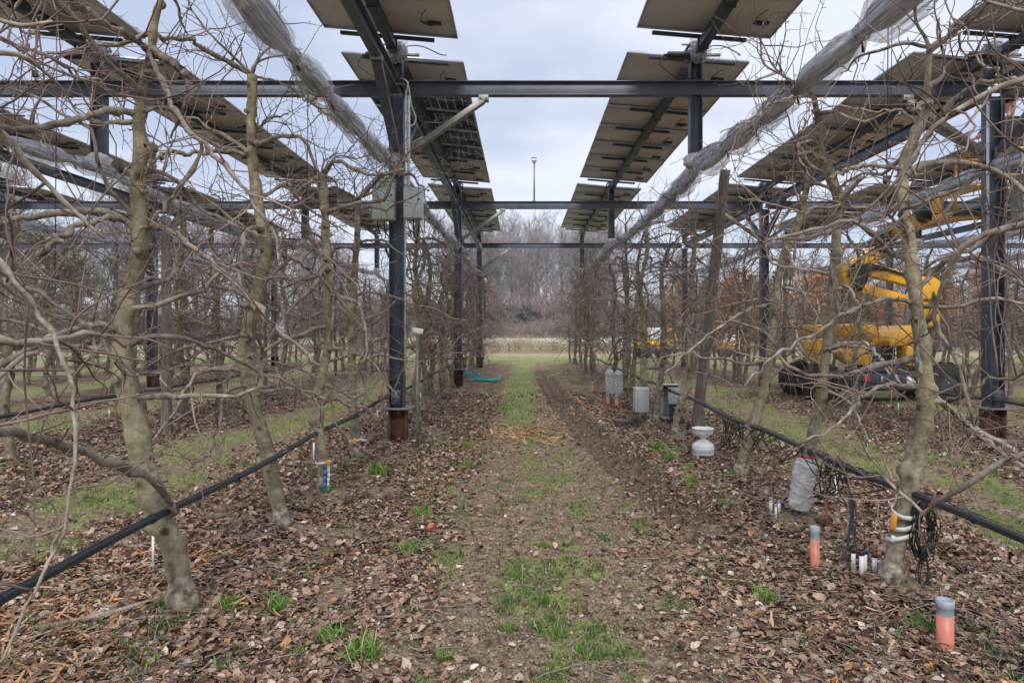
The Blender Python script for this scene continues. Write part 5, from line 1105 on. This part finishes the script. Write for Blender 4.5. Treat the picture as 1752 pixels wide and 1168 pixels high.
# teal net, red wrapper, fallen branches
c = G(822, 651); r = empty('fallen_net', c); tag(r, 'crumpled teal green net lying at the left edge of the track', 'net'); m = MB(); rg = RS(12); ug, vg = np.meshgrid(np.linspace(-0.55, 0.5, 26), np.linspace(-0.5, 0.5, 14), indexing='ij')
zg = 0.03+0.14*np.abs(fbm(ug*3+5, vg*3, 3)-0.35)+0.20*np.exp(-((ug+0.35)/0.2)**2)
for i in range(26): m.tube(np.stack([ug[i]+0.05*rg.randn(14), vg[i]*0.9, zg[i]], -1), 0.007, 4)
for j in range(14): m.tube(np.stack([ug[:, j], vg[:, j]*0.9+0.03*rg.randn(26), zg[:, j]], -1), 0.007, 4)
m.tube(catmull([(-0.55, -0.45, 0.02), (0, -0.5, 0.06), (0.5, -0.42, 0.03), (0.62, 0.1, 0.16), (0.55, 0.4, 0.05)], 30), 0.022, 6)
m.build('mesh', M['teal'], r, True)
c = G(735, 908); m = MB(); V, F = [], []; rg = RS(2)
for i in range(7):
    for j in range(4): V.append((-0.055+i*0.018, (j-1.5)*0.016+0.006*rg.randn(), 0.012+0.022*rg.rand()+0.012*math.sin(i*1.7)))
Q = [[i*4+j, i*4+j+1, i*4+j+5, i*4+j+4] for i in range(6) for j in range(3)]; m.add(V, Q); o = m.build('plastic_wrapper', M['red'], None, False, loc=c+np.array([0, 0, 0.01])); so_ = o.modifiers.new('s', 'SOLIDIFY'); so_.thickness = 0.002; tag(o, 'crumpled red and white plastic wrapper among leaves left of the track', 'wrapper')
m = MB(); m.box((-0.055, 0.0, 0.03), (0.03, 0.045, 0.003), Euler((0.4, 0.3, 0.2))); m.build('white_corner', M['white'], o)
for (pts, r0, lab) in (([(285, 1043), (230, 1055), (150, 1068), (90, 1078), (30, 1085)], 0.018, 'thick brown fallen branch lying left of the nearest tree foot'), ([(245, 1018), (210, 1035), (158, 1056)], 0.015, 'short grey broken branch lying behind the thick fallen branch'),
                       ([(1270, 962), (1330, 968), (1390, 975), (1450, 985)], 0.006, 'thin dark stick on the leaves beside the farther salmon tube'), ([(1330, 1000), (1380, 1001), (1430, 1003)], 0.006, 'short pale stick on the leaves below the farther salmon tube'), ([(1752, 775), (1710, 765), (1680, 757), (1650, 740)], 0.04, 'pale fallen limb on the grass beside the nearest right post'), ([(1480, 1168), (1510, 1150), (1530, 1140)], 0.012, 'thick broken stick at the bottom edge right of the track')):
    C = [];
    for p in pts: g = G(*p); C.append((g[0], g[1], g[2]+r0+0.005))
    C = catmull(C, 18); m = MB(); rg = RS(len(lab)); m.tube(C, r0*np.linspace(1.1, 0.75, 18)*(1+0.06*rg.randn(18)), 9); o = m.build('fallen_branch', M['limb'], None, True); tag(o, lab, 'branch', 'fallen branches')
# lamp-like white bulb trap hanging in the right row, white box left
c = P(1093, 480, 16); r = empty('insect_trap', c); tag(r, 'small white bottle-shaped trap hanging among the twigs of the right row', 'trap'); m = MB(); m.lathe([(0.03, -0.20), (0.045, -0.19), (0.05, -0.12), (0.10, -0.06), (0.105, 0.08), (0.07, 0.13), (0.0, 0.15)], (0, 0, 0), 16); m.build('bottle', M['white'], r, True); m = MB(); m.lathe([(0.0, -0.26), (0.045, -0.25), (0.045, -0.2), (0.0, -0.195)], (0, 0, 0), 12); m.build('cap', M['black'], r, True); m = MB(); m.tube([(0, 0, 0.14), (0.02, 0, 0.6)], 0.006, 5); m.build('hanger', M['black'], r)
c = P(714, 566, 8.9); r = empty('sensor_shelter', (c[0], 8.9, c[2])); tag(r, 'small white tilted box on a stake among twigs right of the nearest left post', 'sensor box'); m = MB(); m.box((0, 0, 0), (0.14, 0.11, 0.07), Euler((0, 0.15, 0.3)), 0.01); m.build('box', M['white'], r); m = MB(); m.tube([(0, 0, -0.06), (0, 0, -c[2])], 0.02, 8); m.build('stake', M['galv'], r)

# ------------------------------------------------------------------ boom lift
BD = 15.4
def LX(px): return (px-VX)*BD/FPX
def LZ(py): return CAMH+(VY-py)*BD/FPX
bl = empty('boom_lift', (LX(1490), BD, 0)); tag(bl, 'yellow articulated boom lift on dark chassis parked between rows at right', 'boom lift')
OX = LX(1490)
def lp(px, py, dy=0.0): return np.array([LX(px)-OX, dy, LZ(py)])
def poly(mb, pts, y0, y1): return mb.prism([(LX(a)-OX, LZ(b)) for a, b in pts], y0, y1)
m = MB(); m.box((0.15, 0.1, 0.42), (1.55, 1.3, 0.38), bev=0.05); m.box((-1.05, 0.1, 0.42), (0.9, 0.9, 0.22), bev=0.04); m.box((1.15, 0.1, 0.42), (0.7, 0.9, 0.22), bev=0.04); m.build('chassis', M['machine_dark'], bl)
m = MB(); m.prism([(-0.47, 0.55), (-0.33, 0.60), (-0.27, 0.38), (-0.36, 0.45), (-0.45, 0.38)], -0.575, -0.565); m.build('red_marker', M['red'], bl)
m = MB(); m.box((-0.05, -0.57, 0.50), (0.03, 0.01, 0.14)); m.box((0.60, -0.57, 0.45), (0.22, 0.01, 0.20)); m.build('white_decal', M['white'], bl)
for (wx, wy) in ((-1.35, -0.55), (-1.35, 0.75), (1.35, -0.55), (1.35, 0.75)):
    w = empty('wheel', (wx, wy, 0.42)); w.parent = bl
    m = MB(); k = 28; prof = [(0.20, -0.13), (0.36, -0.15), (0.415, -0.12), (0.42, 0.0), (0.415, 0.12), (0.36, 0.15), (0.20, 0.13)]
    V = [(r_*math.cos(t), y_, r_*math.sin(t)) for r_, y_ in prof for t in np.arange(k)*2*math.pi/k]; Q = [[i*k+j, i*k+(j+1) % k, (i+1)*k+(j+1) % k, (i+1)*k+j] for i in range(6) for j in range(k)]; m.add(V, Q)
    for j in range(22):
        t = j*2*math.pi/22; s = -1 if j % 2 else 1; m.box((0.425*math.cos(t), s*0.06, 0.425*math.sin(t)), (0.035, 0.14, 0.05), Euler((0, -t, 0)))
    m.build('tyre', M['tyre'], w); m = MB(); V = [(r_*math.cos(t), y_, r_*math.sin(t)) for r_, y_ in ((0.02, -0.10), (0.08, -0.11), (0.17, -0.06), (0.205, -0.125), (0.205, 0.12)) for t in np.arange(k)*2*math.pi/k]; Q = [[i*k+j, i*k+(j+1) % k, (i+1)*k+(j+1) % k, (i+1)*k+j] for i in range(4) for j in range(k)]; m.add(V, Q); m.build('rim', M['machine_dark'], w)
m = MB(); m.lathe([(0.0, 0.60), (0.5, 0.60), (0.5, 0.72), (0.0, 0.72)], (0, 0.1, 0), 28); m.box((0.1, 0.1, 0.98), (0.75, 0.5, 0.5), bev=0.03); m.build('turntable', M['machine_dark'], bl)
for pts, y0, y1 in (([(1379, 584), (1384, 578), (1400, 580), (1404, 590), (1404, 612), (1398, 618), (1382, 617)], -0.55, 0.3), ([(1418, 600), (1430, 584), (1462, 582), (1468, 592), (1468, 616), (1461, 624), (1440, 622), (1422, 612)], -0.6, -0.1), ([(1443, 556), (1462, 553), (1467, 562), (1467, 576), (1444, 576)], -0.6, 0.5), ([(1378, 556), (1398, 555), (1402, 572), (1380, 573)], -0.5, 0.2)):
    m = MB(); poly(m, pts, y0, y1); m.build('hood', M['yellow'], bl, bevel=0.03)
for pts, y0, y1 in (([(1524, 592), (1545, 588), (1556, 600), (1562, 618), (1550, 626), (1525, 622)], -0.6, -0.2), ([(1500, 582), (1524, 558), (1545, 556), (1550, 576), (1530, 590), (1502, 592)], -0.5, 0.5)):
    m = MB(); poly(m, pts, y0, y1); m.build('counterweight', M['yellow'], bl, bevel=0.03)
m = MB(); m.beam(lp(1467, 574, -0.2), lp(1492, 563, -0.2), 0.3, 0.12, up=(0, 1, 0)); m.beam(lp(1467, 574, -0.2), lp(1500, 585, -0.2), 0.3, 0.10, up=(0, 1, 0)); m.build('turret_arm', M['yellow'], bl)
# tower with pivot
m = MB(); m.beam(lp(1587, 560, 0.1), lp(1587, 512, 0.1), 0.45, 0.40, up=(0, 1, 0), bev=0.03); m.build('tower', M['yellow'], bl)
m = MB(); m.beam(lp(1540, 590, 0.1), lp(1592, 556, 0.1), 0.25, 0.2, up=(0, 1, 0), bev=0.02); m.build('riser_arm', M['machine_dark'], bl)
for y0_, y1_ in ((-0.2, -0.14), (0.30, 0.36)):
    m = MB(); poly(m, [(1568, 512), (1572, 482), (1588, 474), (1600, 482), (1603, 512)], y0_, y1_); m.build('pivot_plate', M['yellow'], bl, bevel=0.01)
m = MB(); m.tube([lp(1586, 495, -0.17), lp(1586, 495, 0.33)], 0.15, 16); m.build('pivot_drum', M['black'], bl)
m = MB(); m.beam(lp(1590, 487, 0.08), lp(1480, 459, 0.08), 0.28, 0.26, up=(0, 1, 0), bev=0.02); m.build('upper_link', M['yellow'], bl)
m = MB(); m.beam(lp(1580, 520, 0.08), lp(1452, 486, 0.08), 0.22, 0.12, up=(0, 1, 0), bev=0.01); m.build('lower_link', M['yellow'], bl)
m = MB(); poly(m, [(1452, 480), (1476, 452), (1486, 466), (1472, 498), (1456, 500)], -0.1, 0.26); m.tube([lp(1466, 490, -0.14), lp(1466, 490, 0.3)], 0.09, 14); m.build('knuckle', M['black'], bl)
m = MB(); poly(m, [(1437, 462), (1446, 450), (1500, 418), (1516, 404), (1520, 436), (1478, 462), (1452, 500), (1440, 478)], -0.08, 0.24); m.build('main_boom', M['yellow'], bl, bevel=0.015)
m = MB(); rg = RS(4)
for q in range(5): m.tube(catmull([lp(1590, 488, -0.1+0.03*q), lp(1530, 466, -0.12+0.03*q), lp(1478, 452+3*q, -0.16), lp(1446, 462+4*q, -0.18), lp(1470, 440, -0.17+0.02*q), lp(1508, 412+2*q, -0.16)], 30), 0.014, 6)
for q in range(4): m.tube(catmull([lp(1587, 500, -0.22), lp(1580+5*q, 530, -0.26), lp(1560, 570, -0.24+0.03*q), lp(1530, 590, -0.15)], 20), 0.014, 6)
m.build('hydraulic_hose', M['black'], bl, True)
m = MB(); m.beam(lp(1462, 492, 0.08), lp(1496, 440, 0.08), 0.08, 0.09, up=(0, 1, 0)); m.build('lift_cylinder', M['machine_dark'], bl)
m = MB(); j = lp(1508, 418, 0.08); m.tube([j+np.array([0, -0.2, 0]), j+np.array([0, 0.2, 0])], 0.20, 18); m.beam(lp(1500, 412, 0.08), lp(1534, 395, -0.1), 0.34, 0.36, up=(0, 1, 0), bev=0.03); m.build('joint_cover', M['black'], bl)
def wl(px, py, d): p = P(px, py, d); return p-np.array([OX, BD, 0])
m = MB(); m.beam(wl(1528, 402, 15.4), wl(1590, 372, 13.2), 0.22, 0.24, bev=0.02); m.build('telescope_boom', M['yellow'], bl)
m = MB(); m.tube([wl(1580, 368, 13.1), wl(1602, 358, 12.7)], 0.17, 14); m.build('jib_joint', M['black'], bl)
m = MB(); m.beam(wl(1598, 364, 12.7), wl(1606, 338, 12.6), 0.14, 0.20, up=(0, 1, 0), bev=0.02); m.beam(wl(1600, 340, 12.7), wl(1700, 312, 11.6), 0.12, 0.12, bev=0.02); m.beam(wl(1598, 375, 12.7), wl(1692, 366, 11.6), 0.12, 0.16, bev=0.02); m.beam(wl(1692, 366, 11.6), wl(1706, 312, 11.5), 0.14, 0.2, up=(0, 1, 0), bev=0.02); m.build('jib', M['yellow'], bl)
# basket
bx, by, bz = 7.90, 11.1, 3.50
m = MB(); m.box((bx-OX, by-BD, bz), (1.3, 0.8, 0.06)); 
m.build('basket_floor', M['machine_dark'], bl)
m = MB()
for z in (0.5, 0.92):
    cs = [(-0.62, -0.38), (0.62, -0.38), (0.62, 0.38), (-0.62, 0.38)]
    for i in range(4): a = cs[i]; b = cs[(i+1) % 4]; m.beam((bx-OX+a[0], by-BD+a[1], bz+z), (bx-OX+b[0], by-BD+b[1], bz+z), 0.04, 0.04)
for a in ((-0.62, -0.38), (0.62, -0.38), (0.62, 0.38), (-0.62, 0.38), (0, -0.38), (0, 0.38)): m.beam((bx-OX+a[0], by-BD+a[1], bz), (bx-OX+a[0], by-BD+a[1], bz+0.94), 0.038, 0.038, up=(0, 1, 0))
m.build('basket_rail', M['yellow'], bl)
m = MB(); m.box((bx-OX+0.2, by-BD-0.44, bz+0.78), (0.35, 0.16, 0.24), bev=0.02); m.build('control_box', M['black'], bl)

# person standing in the basket
def skin_chain(name, verts, edges, radii, m_, parent, root=0, sub=2):
    me = bpy.data.meshes.new(name); me.from_pydata([tuple(v) for v in verts], edges, []); o = bpy.data.objects.new(name, me); COL.objects.link(o); o.parent = parent
    md = o.modifiers.new('skin', 'SKIN'); md.use_smooth_shade = True
    for i, s in enumerate(me.skin_vertices[0].data): s.radius = radii[i] if isinstance(radii[i], tuple) else (radii[i], radii[i]); s.use_root = (i == root)
    sd_ = o.modifiers.new('sub', 'SUBSURF'); sd_.levels = sub; sd_.render_levels = sub; me.materials.append(m_); return o
pr = empty('person', (bx-0.02, by-0.02, bz+0.03)); tag(pr, 'person in dark jacket standing in the lift basket, one arm reaching left', 'person')
Vb = [(0, 0, 0.95), (0, 0, 1.12), (0, 0, 1.36), (0, -0.01, 1.48), (0, -0.02, 1.56), (0, -0.03, 1.66), (0, -0.03, 1.74),
      (-0.18, 0, 1.40), (-0.36, -0.05, 1.28), (-0.56, -0.14, 1.14), (-0.63, -0.17, 1.10), (0.19, 0, 1.40), (0.25, -0.08, 1.14), (0.2, -0.27, 1.02), (0.18, -0.33, 1.01),
      (-0.10, 0, 0.90), (-0.11, -0.02, 0.50), (-0.11, 0.02, 0.09), (-0.11, -0.12, 0.04), (0.10, 0, 0.90), (0.11, -0.02, 0.50), (0.11, 0.02, 0.09), (0.11, -0.12, 0.04)]
Eb = [(0, 1), (1, 2), (2, 3), (3, 4), (4, 5), (5, 6), (2, 7), (7, 8), (8, 9), (9, 10), (2, 11), (11, 12), (12, 13), (13, 14), (0, 15), (15, 16), (16, 17), (17, 18), (0, 19), (19, 20), (20, 21), (21, 22)]
Rb = [(0.16, 0.12), (0.14, 0.11), (0.17, 0.12), 0.06, 0.055, (0.075, 0.09), (0.06, 0.075), 0.075, 0.055, 0.04, 0.03, 0.075, 0.055, 0.04, 0.03, 0.09, 0.065, 0.05, 0.045, 0.09, 0.065, 0.05, 0.045]
skin_chain('body', Vb, Eb, Rb, M['skin'], pr)
Vc = Vb[:4]+[Vb[7], Vb[8], Vb[9], Vb[11], Vb[12], Vb[13]]; Ec = [(0, 1), (1, 2), (2, 3), (2, 4), (4, 5), (5, 6), (2, 7), (7, 8), (8, 9)]
skin_chain('jacket', Vc, Ec, [(0.19, 0.15), (0.175, 0.14), (0.20, 0.15), (0.085, 0.085), 0.095, 0.075, 0.058, 0.095, 0.075, 0.058], M['cloth'], pr)
skin_chain('trousers', [Vb[0], Vb[15], Vb[16], Vb[17], Vb[19], Vb[20], Vb[21]], [(0, 1), (1, 2), (2, 3), (0, 4), (4, 5), (5, 6)], [(0.17, 0.13), 0.11, 0.085, 0.07, 0.11, 0.085, 0.07], M['machine_dark'], pr)
skin_chain('hair', [(0, 0.015, 1.66), (0, 0.0, 1.77)], [(0, 1)], [(0.088, 0.085), (0.082, 0.10)], M['hair'], pr)
m = MB(); m.lathe([(0.105, 1.74), (0.108, 1.78), (0.10, 1.83), (0.06, 1.87), (0.0, 1.88)], (0, -0.02, 0), 18); m.box((0, -0.14, 1.745), (0.15, 0.09, 0.012), bev=0.004); m.build('cap', M['cloth'], pr, True)
for ex_ in (-0.03, 0.03):
    m = MB(); m.lathe([(0.0, -0.011), (0.011, 0.0), (0.0, 0.011)], (ex_, -0.118, 1.67), 8); m.build('eye', M['black'], pr, True)
m = MB(); m.tube([(0, -0.11, 1.675), (0, -0.135, 1.63), (0, -0.115, 1.62)], [0.008, 0.014, 0.010], 8); m.build('nose', M['skin'], pr, True)
for hx, hy, hz_, dx in ((-0.63, -0.17, 1.10, -1), (0.18, -0.33, 1.01, 0)):
    h0 = np.array([hx, hy, hz_]); f = nrm(np.array([-0.8, -0.3, -0.2]) if dx else np.array([-0.1, -1, -0.2])); s = nrm(np.cross(f, [0, 0, 1])); up = np.cross(s, f)
    vs = [h0, h0+f*0.05]; es = [(0, 1)]; rs = [0.024, (0.034, 0.016)]
    for q, L_ in ((-1.5, 0.062), (-0.5, 0.072), (0.5, 0.068), (1.5, 0.054)):
        b0 = h0+f*0.075+s*q*0.018; i0 = len(vs); vs += [b0, b0+f*L_*0.5, b0+f*L_*0.85-up*L_*0.35]; es += [(1, i0), (i0, i0+1), (i0+1, i0+2)]; rs += [0.009, 0.0085, 0.007]
    i0 = len(vs); vs += [h0+f*0.03+s*0.035-up*0.01, h0+f*0.065+s*0.05-up*0.02]; es += [(0, i0), (i0, i0+1)]; rs += [0.010, 0.008]
    skin_chain('hand', vs, es, rs, M['skin'], pr, 0, 1)
# distant small machines
def far_loader(px, py, d, label, s=1.0):
    c = P(px, 0, d); r = empty('small_machine', (c[0], d, hz(c[0], d)), 0.2); tag(r, label, 'machine'); r.scale = (s, s, s)
    m = MB(); m.box((0, 0, 0.75), (1.7, 0.9, 0.45), bev=0.08); m.box((-0.6, 0, 1.1), (0.5, 0.8, 0.3), bev=0.06); m.build('body', M['yellow'], r)
    m = MB(); m.beam((0.3, 0, 0.9), (1.1, 0, 1.6), 0.18, 0.18, bev=0.02); m.beam((1.1, 0, 1.6), (1.5, 0, 0.8), 0.14, 0.14, bev=0.02); m.build('arm', M['yellow'], r)
    m = MB(); m.box((0, 0.0, 1.35), (0.7, 0.8, 0.7), bev=0.05); m.build('cab', M['white'], r)
    for sx in (-0.6, 0.55):
        for sy in (-0.45, 0.45): m = MB(); m.tube([(sx, sy-0.1, 0.32), (sx, sy+0.1, 0.32)], 0.32, 18); m.build('wheel', M['tyre'], r)
far_loader(1118, 0, 37, 'small yellow and white machine far behind the right row', 0.95)
far_loader(1252, 0, 38, 'distant yellow machine behind the leaning wooden post', 0.75)

# ------------------------------------------------------------------ background
def wild_tree(seed, H=20, spread=0.3, name='bare_tree', twig='wildtwig', n2=200, n3=950, n4=2600, form='poplar'):
    r = RS(seed); root = empty(name); z = np.linspace(0, H*0.92, 12); pts = [(0.25*H/20*r.randn()*(i > 0)*0.6, 0.25*H/20*r.randn()*(i > 0)*0.6, q) for i, q in enumerate(z)]
    C = catmull(pts, 30); R = np.linspace(H*0.0105, H*0.001, 30); cat([tubes(C[None], R[None], 7)], M['wildbark'], 'trunk', root)
    n1 = 30; idx = r.randint(5, 28, n1); az = r.rand(n1)*6.28; el = r.uniform(0.6, 1.25, n1) if form == 'poplar' else r.uniform(0.1, 0.9, n1)
    d = np.stack([np.cos(az)*np.cos(el), np.sin(az)*np.cos(el), np.sin(el)], -1); L = H*spread*np.interp(idx, [5, 15, 28], [0.85, 1.1, 0.4])*r.uniform(0.7, 1.3, n1)
    c1 = grow(C[idx], d, L, 10, 0.07, np.full(n1, 0.05), r); parts = [tubes(c1, (L*0.0075)[:, None]*np.linspace(1, 0.25, 10)[None], 5)]
    p, tg, k, t = along(c1, r, n2, 0.15, 1.0); c2 = grow(p, tg+perp(tg, r)*0.8, r.uniform(0.06, 0.13, n2)*H, 8, 0.09, np.full(n2, 0.06), r); parts.append(tubes(c2, np.full((n2, 1), H*0.0011)*np.linspace(1, 0.4, 8)[None], 4))
    cat(parts, M['wildbark'], 'limbs', root)
    p, tg, k, t = along(c2, r, n3, 0.1, 1.0); c3 = grow(p, tg+perp(tg, r)*0.8, r.uniform(0.03, 0.075, n3)*H, 6, 0.09, np.full(n3, 0.05), r); parts = [tubes(c3, np.full((n3, 1), H*0.0006)*np.linspace(1, 0.5, 6)[None], 3)]
    p, tg, k, t = along(c3, r, n4, 0.1, 1.0); c4 = grow(p, tg+perp(tg, r)*0.7, r.uniform(0.015, 0.04, n4)*H, 4, 0.09, np.full(n4, 0.05), r); parts.append(tubes(c4, np.full((n4, 1), H*0.00042)*np.linspace(1, 0.6, 4)[None], 3))
    cat(parts, M[twig], 'twigs', root); return root
def leafy(seed, H, W_, m_, name, n=5000, lf=0.12, dens=1.0):
    """bush or small tree with many leaf faces on twigs"""
    r = RS(seed); root = empty(name); C = catmull([(0, 0, 0), (0.1*r.randn(), 0.1*r.randn(), H*0.5), (0.15*r.randn(), 0.1, H*0.95)], 14); cat([tubes(C[None], np.linspace(H*0.016, H*0.003, 14)[None], 7)], M['wildbark'], 'trunk', root)
    n1 = 40; idx = r.randint(2, 13, n1); az = r.rand(n1)*6.28; el = r.uniform(0, 0.9, n1); d = np.stack([np.cos(az)*np.cos(el), np.sin(az)*np.cos(el), np.sin(el)], -1)
    L = W_*np.interp(idx, [2, 6, 13], [0.8, 1, 0.35])*r.uniform(0.6, 1.2, n1); c1 = grow(C[idx], d, L, 8, 0.08, np.full(n1, 0.03), r); p, tg, k, t = along(c1, r, 260, 0.2, 1); c2 = grow(p, tg+perp(tg, r), r.uniform(0.08, 0.25, 260)*W_, 6, 0.1, np.full(260, 0.02), r)
    cat([tubes(c1, np.full((n1, 1), H*0.005)*np.linspace(1, 0.3, 8)[None], 4), tubes(c2, np.full((260, 1), H*0.0016)*np.linspace(1, 0.4, 6)[None], 3)], M['wildbark'], 'limbs', root)
    p, tg, k, t = along(c2, r, n, 0, 1); p = p+r.randn(n, 3)*W_*0.045; u = nrm(r.randn(n, 3)); v = nrm(np.cross(u, r.randn(n, 3))); s = lf*(0.6+0.8*r.rand(n, 1))
    V = np.stack([p-u*s, p+v*s*0.5, p+u*s, p-v*s*0.5], 1).reshape(-1, 3); Q = np.arange(n*4).reshape(-1, 4); mesh_np('leaves', V, [Q], m_, root, False); return root
def place(protos, spots, labelf, cat_, group, rs):
    used = [False]*len(protos)
    for i, (x, y, s) in enumerate(spots):
        j = rs.randint(len(protos)); t = protos[j] if not used[j] else copy_tree(protos[j]); used[j] = True
        t.location = (x, y, hz(x, y)-0.1); t.rotation_euler = (0, 0, rs.rand()*6.28); t.scale = (s*rs.uniform(0.85, 1.15), s*rs.uniform(0.85, 1.15), s); tag(t, labelf(x, y), cat_, group)
    for p, u in zip(protos, used):
        if not u:
            for c in list(p.children): bpy.data.objects.remove(c)
            bpy.data.objects.remove(p)
rs = RS(77); spots = []
for i in range(34): spots.append((rs.uniform(-16, 16)+ (i % 2)*2, rs.uniform(122, 150), rs.uniform(0.88, 1.22)))
for i in range(26): spots.append((rs.uniform(14, 95), rs.uniform(118, 150), rs.uniform(0.62, 0.9)))
for i in range(34):
    t = i/33; spots.append((-44-6*rs.rand()+28*max(0, t-0.45), 50+78*t+rs.randn()*3, rs.uniform(0.74, 1.0)))
for i in range(14): spots.append((-58-16*rs.rand(), rs.uniform(50, 110), rs.uniform(0.8, 1.0)))
def wl_(x, y):
    px = VX+x*FPX/y
    return 'one of the tall bare trees of the wood %s' % ('straight beyond the end of the track' if 800 < px < 1010 else ('behind the orchard at left' if px <= 800 else 'behind the orchard at right'))
def place_w(lo, hi, g):
    sp = [s for s in spots if lo < VX+s[0]*FPX/s[1] <= hi]; return sp, g
W_PROTO = [wild_tree(s, 20, sp) for s, sp in ((501, 0.30), (502, 0.26), (503, 0.34), (504, 0.30), (505, 0.38))]
usedp = [False]*5
for (x, y, s) in spots:
    px = VX+x*FPX/y; j = rs.randint(5); t = W_PROTO[j] if not usedp[j] else copy_tree(W_PROTO[j]); usedp[j] = True
    t.location = (x, y, -0.1); t.rotation_euler = (0, 0, rs.rand()*6.28); t.scale = (s*rs.uniform(0.85, 1.2), s*rs.uniform(0.85, 1.2), s)
    tag(t, wl_(x, y), 'tree', wl_(x, y).replace('one of the ', ''))
# brambles and hedges: uncountable masses
def thicket(name, x0, x1, y0, y1, H, n, label, m_, r0=0.012, seed=1, core=True):
    r = RS(seed); x = r.uniform(x0, x1, n); y = r.uniform(y0, y1, n); st = np.stack([x, y, np.zeros(n)], -1); hh = H*(0.55+0.75*fbm(x*0.25, y*0.25, seed))
    st[:, 2] = r.rand(n)*hh*0.45
    c = grow(st, np.stack([r.randn(n)*0.6, r.randn(n)*0.6, np.full(n, 1.0)], -1), hh*r.uniform(0.5, 1.0, n), 8, 0.12, r.uniform(-0.16, 0.02, n), r)
    V, Q, Tt = tubes(c, np.full((n, 1), r0)*np.linspace(1, 0.5, 8)[None]*(0.6+0.8*r.rand(n, 1)), 3)
    p, tg, k, t = along(c, r, n*2, 0.1, 1); c2 = grow(p, tg+perp(tg, r), r.uniform(0.08, 0.25, n*2)*H, 5, 0.12, r.uniform(-0.1, 0.1, n*2), r)
    root = cat([(V, Q, Tt), tubes(c2, np.full((n*2, 1), r0*0.6)*np.linspace(1, 0.6, 5)[None], 3)], m_, name, None); tag(root, label, 'thicket', kind='stuff')
    if core:
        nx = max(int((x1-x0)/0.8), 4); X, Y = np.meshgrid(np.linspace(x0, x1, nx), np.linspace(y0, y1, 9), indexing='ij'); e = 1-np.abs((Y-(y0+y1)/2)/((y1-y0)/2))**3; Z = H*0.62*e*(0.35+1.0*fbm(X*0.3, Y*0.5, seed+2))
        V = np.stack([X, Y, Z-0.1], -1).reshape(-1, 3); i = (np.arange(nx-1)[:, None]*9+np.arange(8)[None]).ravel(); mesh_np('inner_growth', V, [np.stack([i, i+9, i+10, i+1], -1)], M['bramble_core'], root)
thicket('bramble_hedge', -16, 18, 108, 114, 3.0, 5200, 'low brown bramble hedge across the pale field beyond the track', M['bramble'], 0.022, 1)
thicket('undergrowth', -40, 100, 117, 124, 8.5, 9000, 'tangled brown undergrowth along the foot of the far wood', M['bramble'], 0.04, 2)
thicket('undergrowth', -52, -36, 46, 100, 4.2, 5500, 'dense brown scrub along the left edge of the orchard', M['bramble'], 0.02, 3)
thicket('dry_weeds', -14, 16, 42, 47, 0.95, 5200, 'dry straw-coloured weeds standing at the end of the grass', mat('dry_stems', (0.42, 0.33, 0.21), (0.26, 0.19, 0.12), scale=1, rough=0.9), 0.010, 4, core=False)
thicket('undergrowth', 16, 75, 56, 62, 3.2, 6500, 'brown scrub behind the russet trees at right', M['bramble'], 0.02, 5)
# evergreens
ev = [leafy(601, 7.5, 3.2, M['evergreen'], 'evergreen_bush', 7000, 0.16), leafy(602, 6.0, 2.8, M['evergreen'], 'evergreen_bush', 6000, 0.15)]
for i, (x, y, s, lab) in enumerate(((0.6, 116, 0.8, 'dark grey green evergreen bush in the middle of the far undergrowth'), (3.8, 117, 0.7, 'second dark evergreen bush just right of the middle one'), (-4.0, 118, 0.8, 'smaller dark evergreen bush left of the middle one'), (-1.8, 115, 0.7, 'lowest dark evergreen bush peeping over the bramble hedge'), (-40, 58, 1.4, 'tall ivy-clad dark tree at the far left edge'))):
    t = ev[i % 2] if i < 2 else copy_tree(ev[i % 2]); t.location = (x, y, 0); t.scale = (s, s, s); t.rotation_euler = (0, 0, i*1.3); tag(t, lab, 'evergreen', 'dark evergreens in the far wood')
# russet trees at right
ru = [leafy(611, 6.2, 1.7, M['russet'], 'russet_tree', 5200, 0.085), leafy(612, 6.8, 1.5, M['russet'], 'russet_tree', 5000, 0.08), leafy(613, 5.4, 1.9, M['russet'], 'russet_tree', 5200, 0.085)]
sp = [(x+rs.randn()*0.6, 46+rs.rand()*7, rs.uniform(0.78, 1.12)) for x in np.arange(12.5, 46, 1.15)]
place(ru, sp, lambda x, y: 'one of the young trees keeping russet leaves %s' % ('behind the boom lift' if VX+x*FPX/y > 1340 else 'behind the leaning wooden post'), 'tree', 'russet young trees at right', rs)

# ------------------------------------------------------------------ thin winter air
hm = bpy.data.materials.new('winter_air'); hm.use_nodes = True; hn = hm.node_tree; hn.nodes.clear()
ho = N(hn, 'ShaderNodeOutputMaterial'); hv = N(hn, 'ShaderNodeVolumePrincipled'); hv.inputs['Color'].default_value = (0.86, 0.90, 1.0, 1); hv.inputs['Density'].default_value = 0.00045; hv.inputs['Anisotropy'].default_value = 0.2
hn.links.new(hv.outputs[0], ho.inputs['Volume'])
m = MB(); m.box((0, 550, 14.5), (1900, 1260, 34)); o = m.build('haze', hm); tag(o, 'thin pale winter haze between the orchard and the far wood', 'haze', kind='stuff')
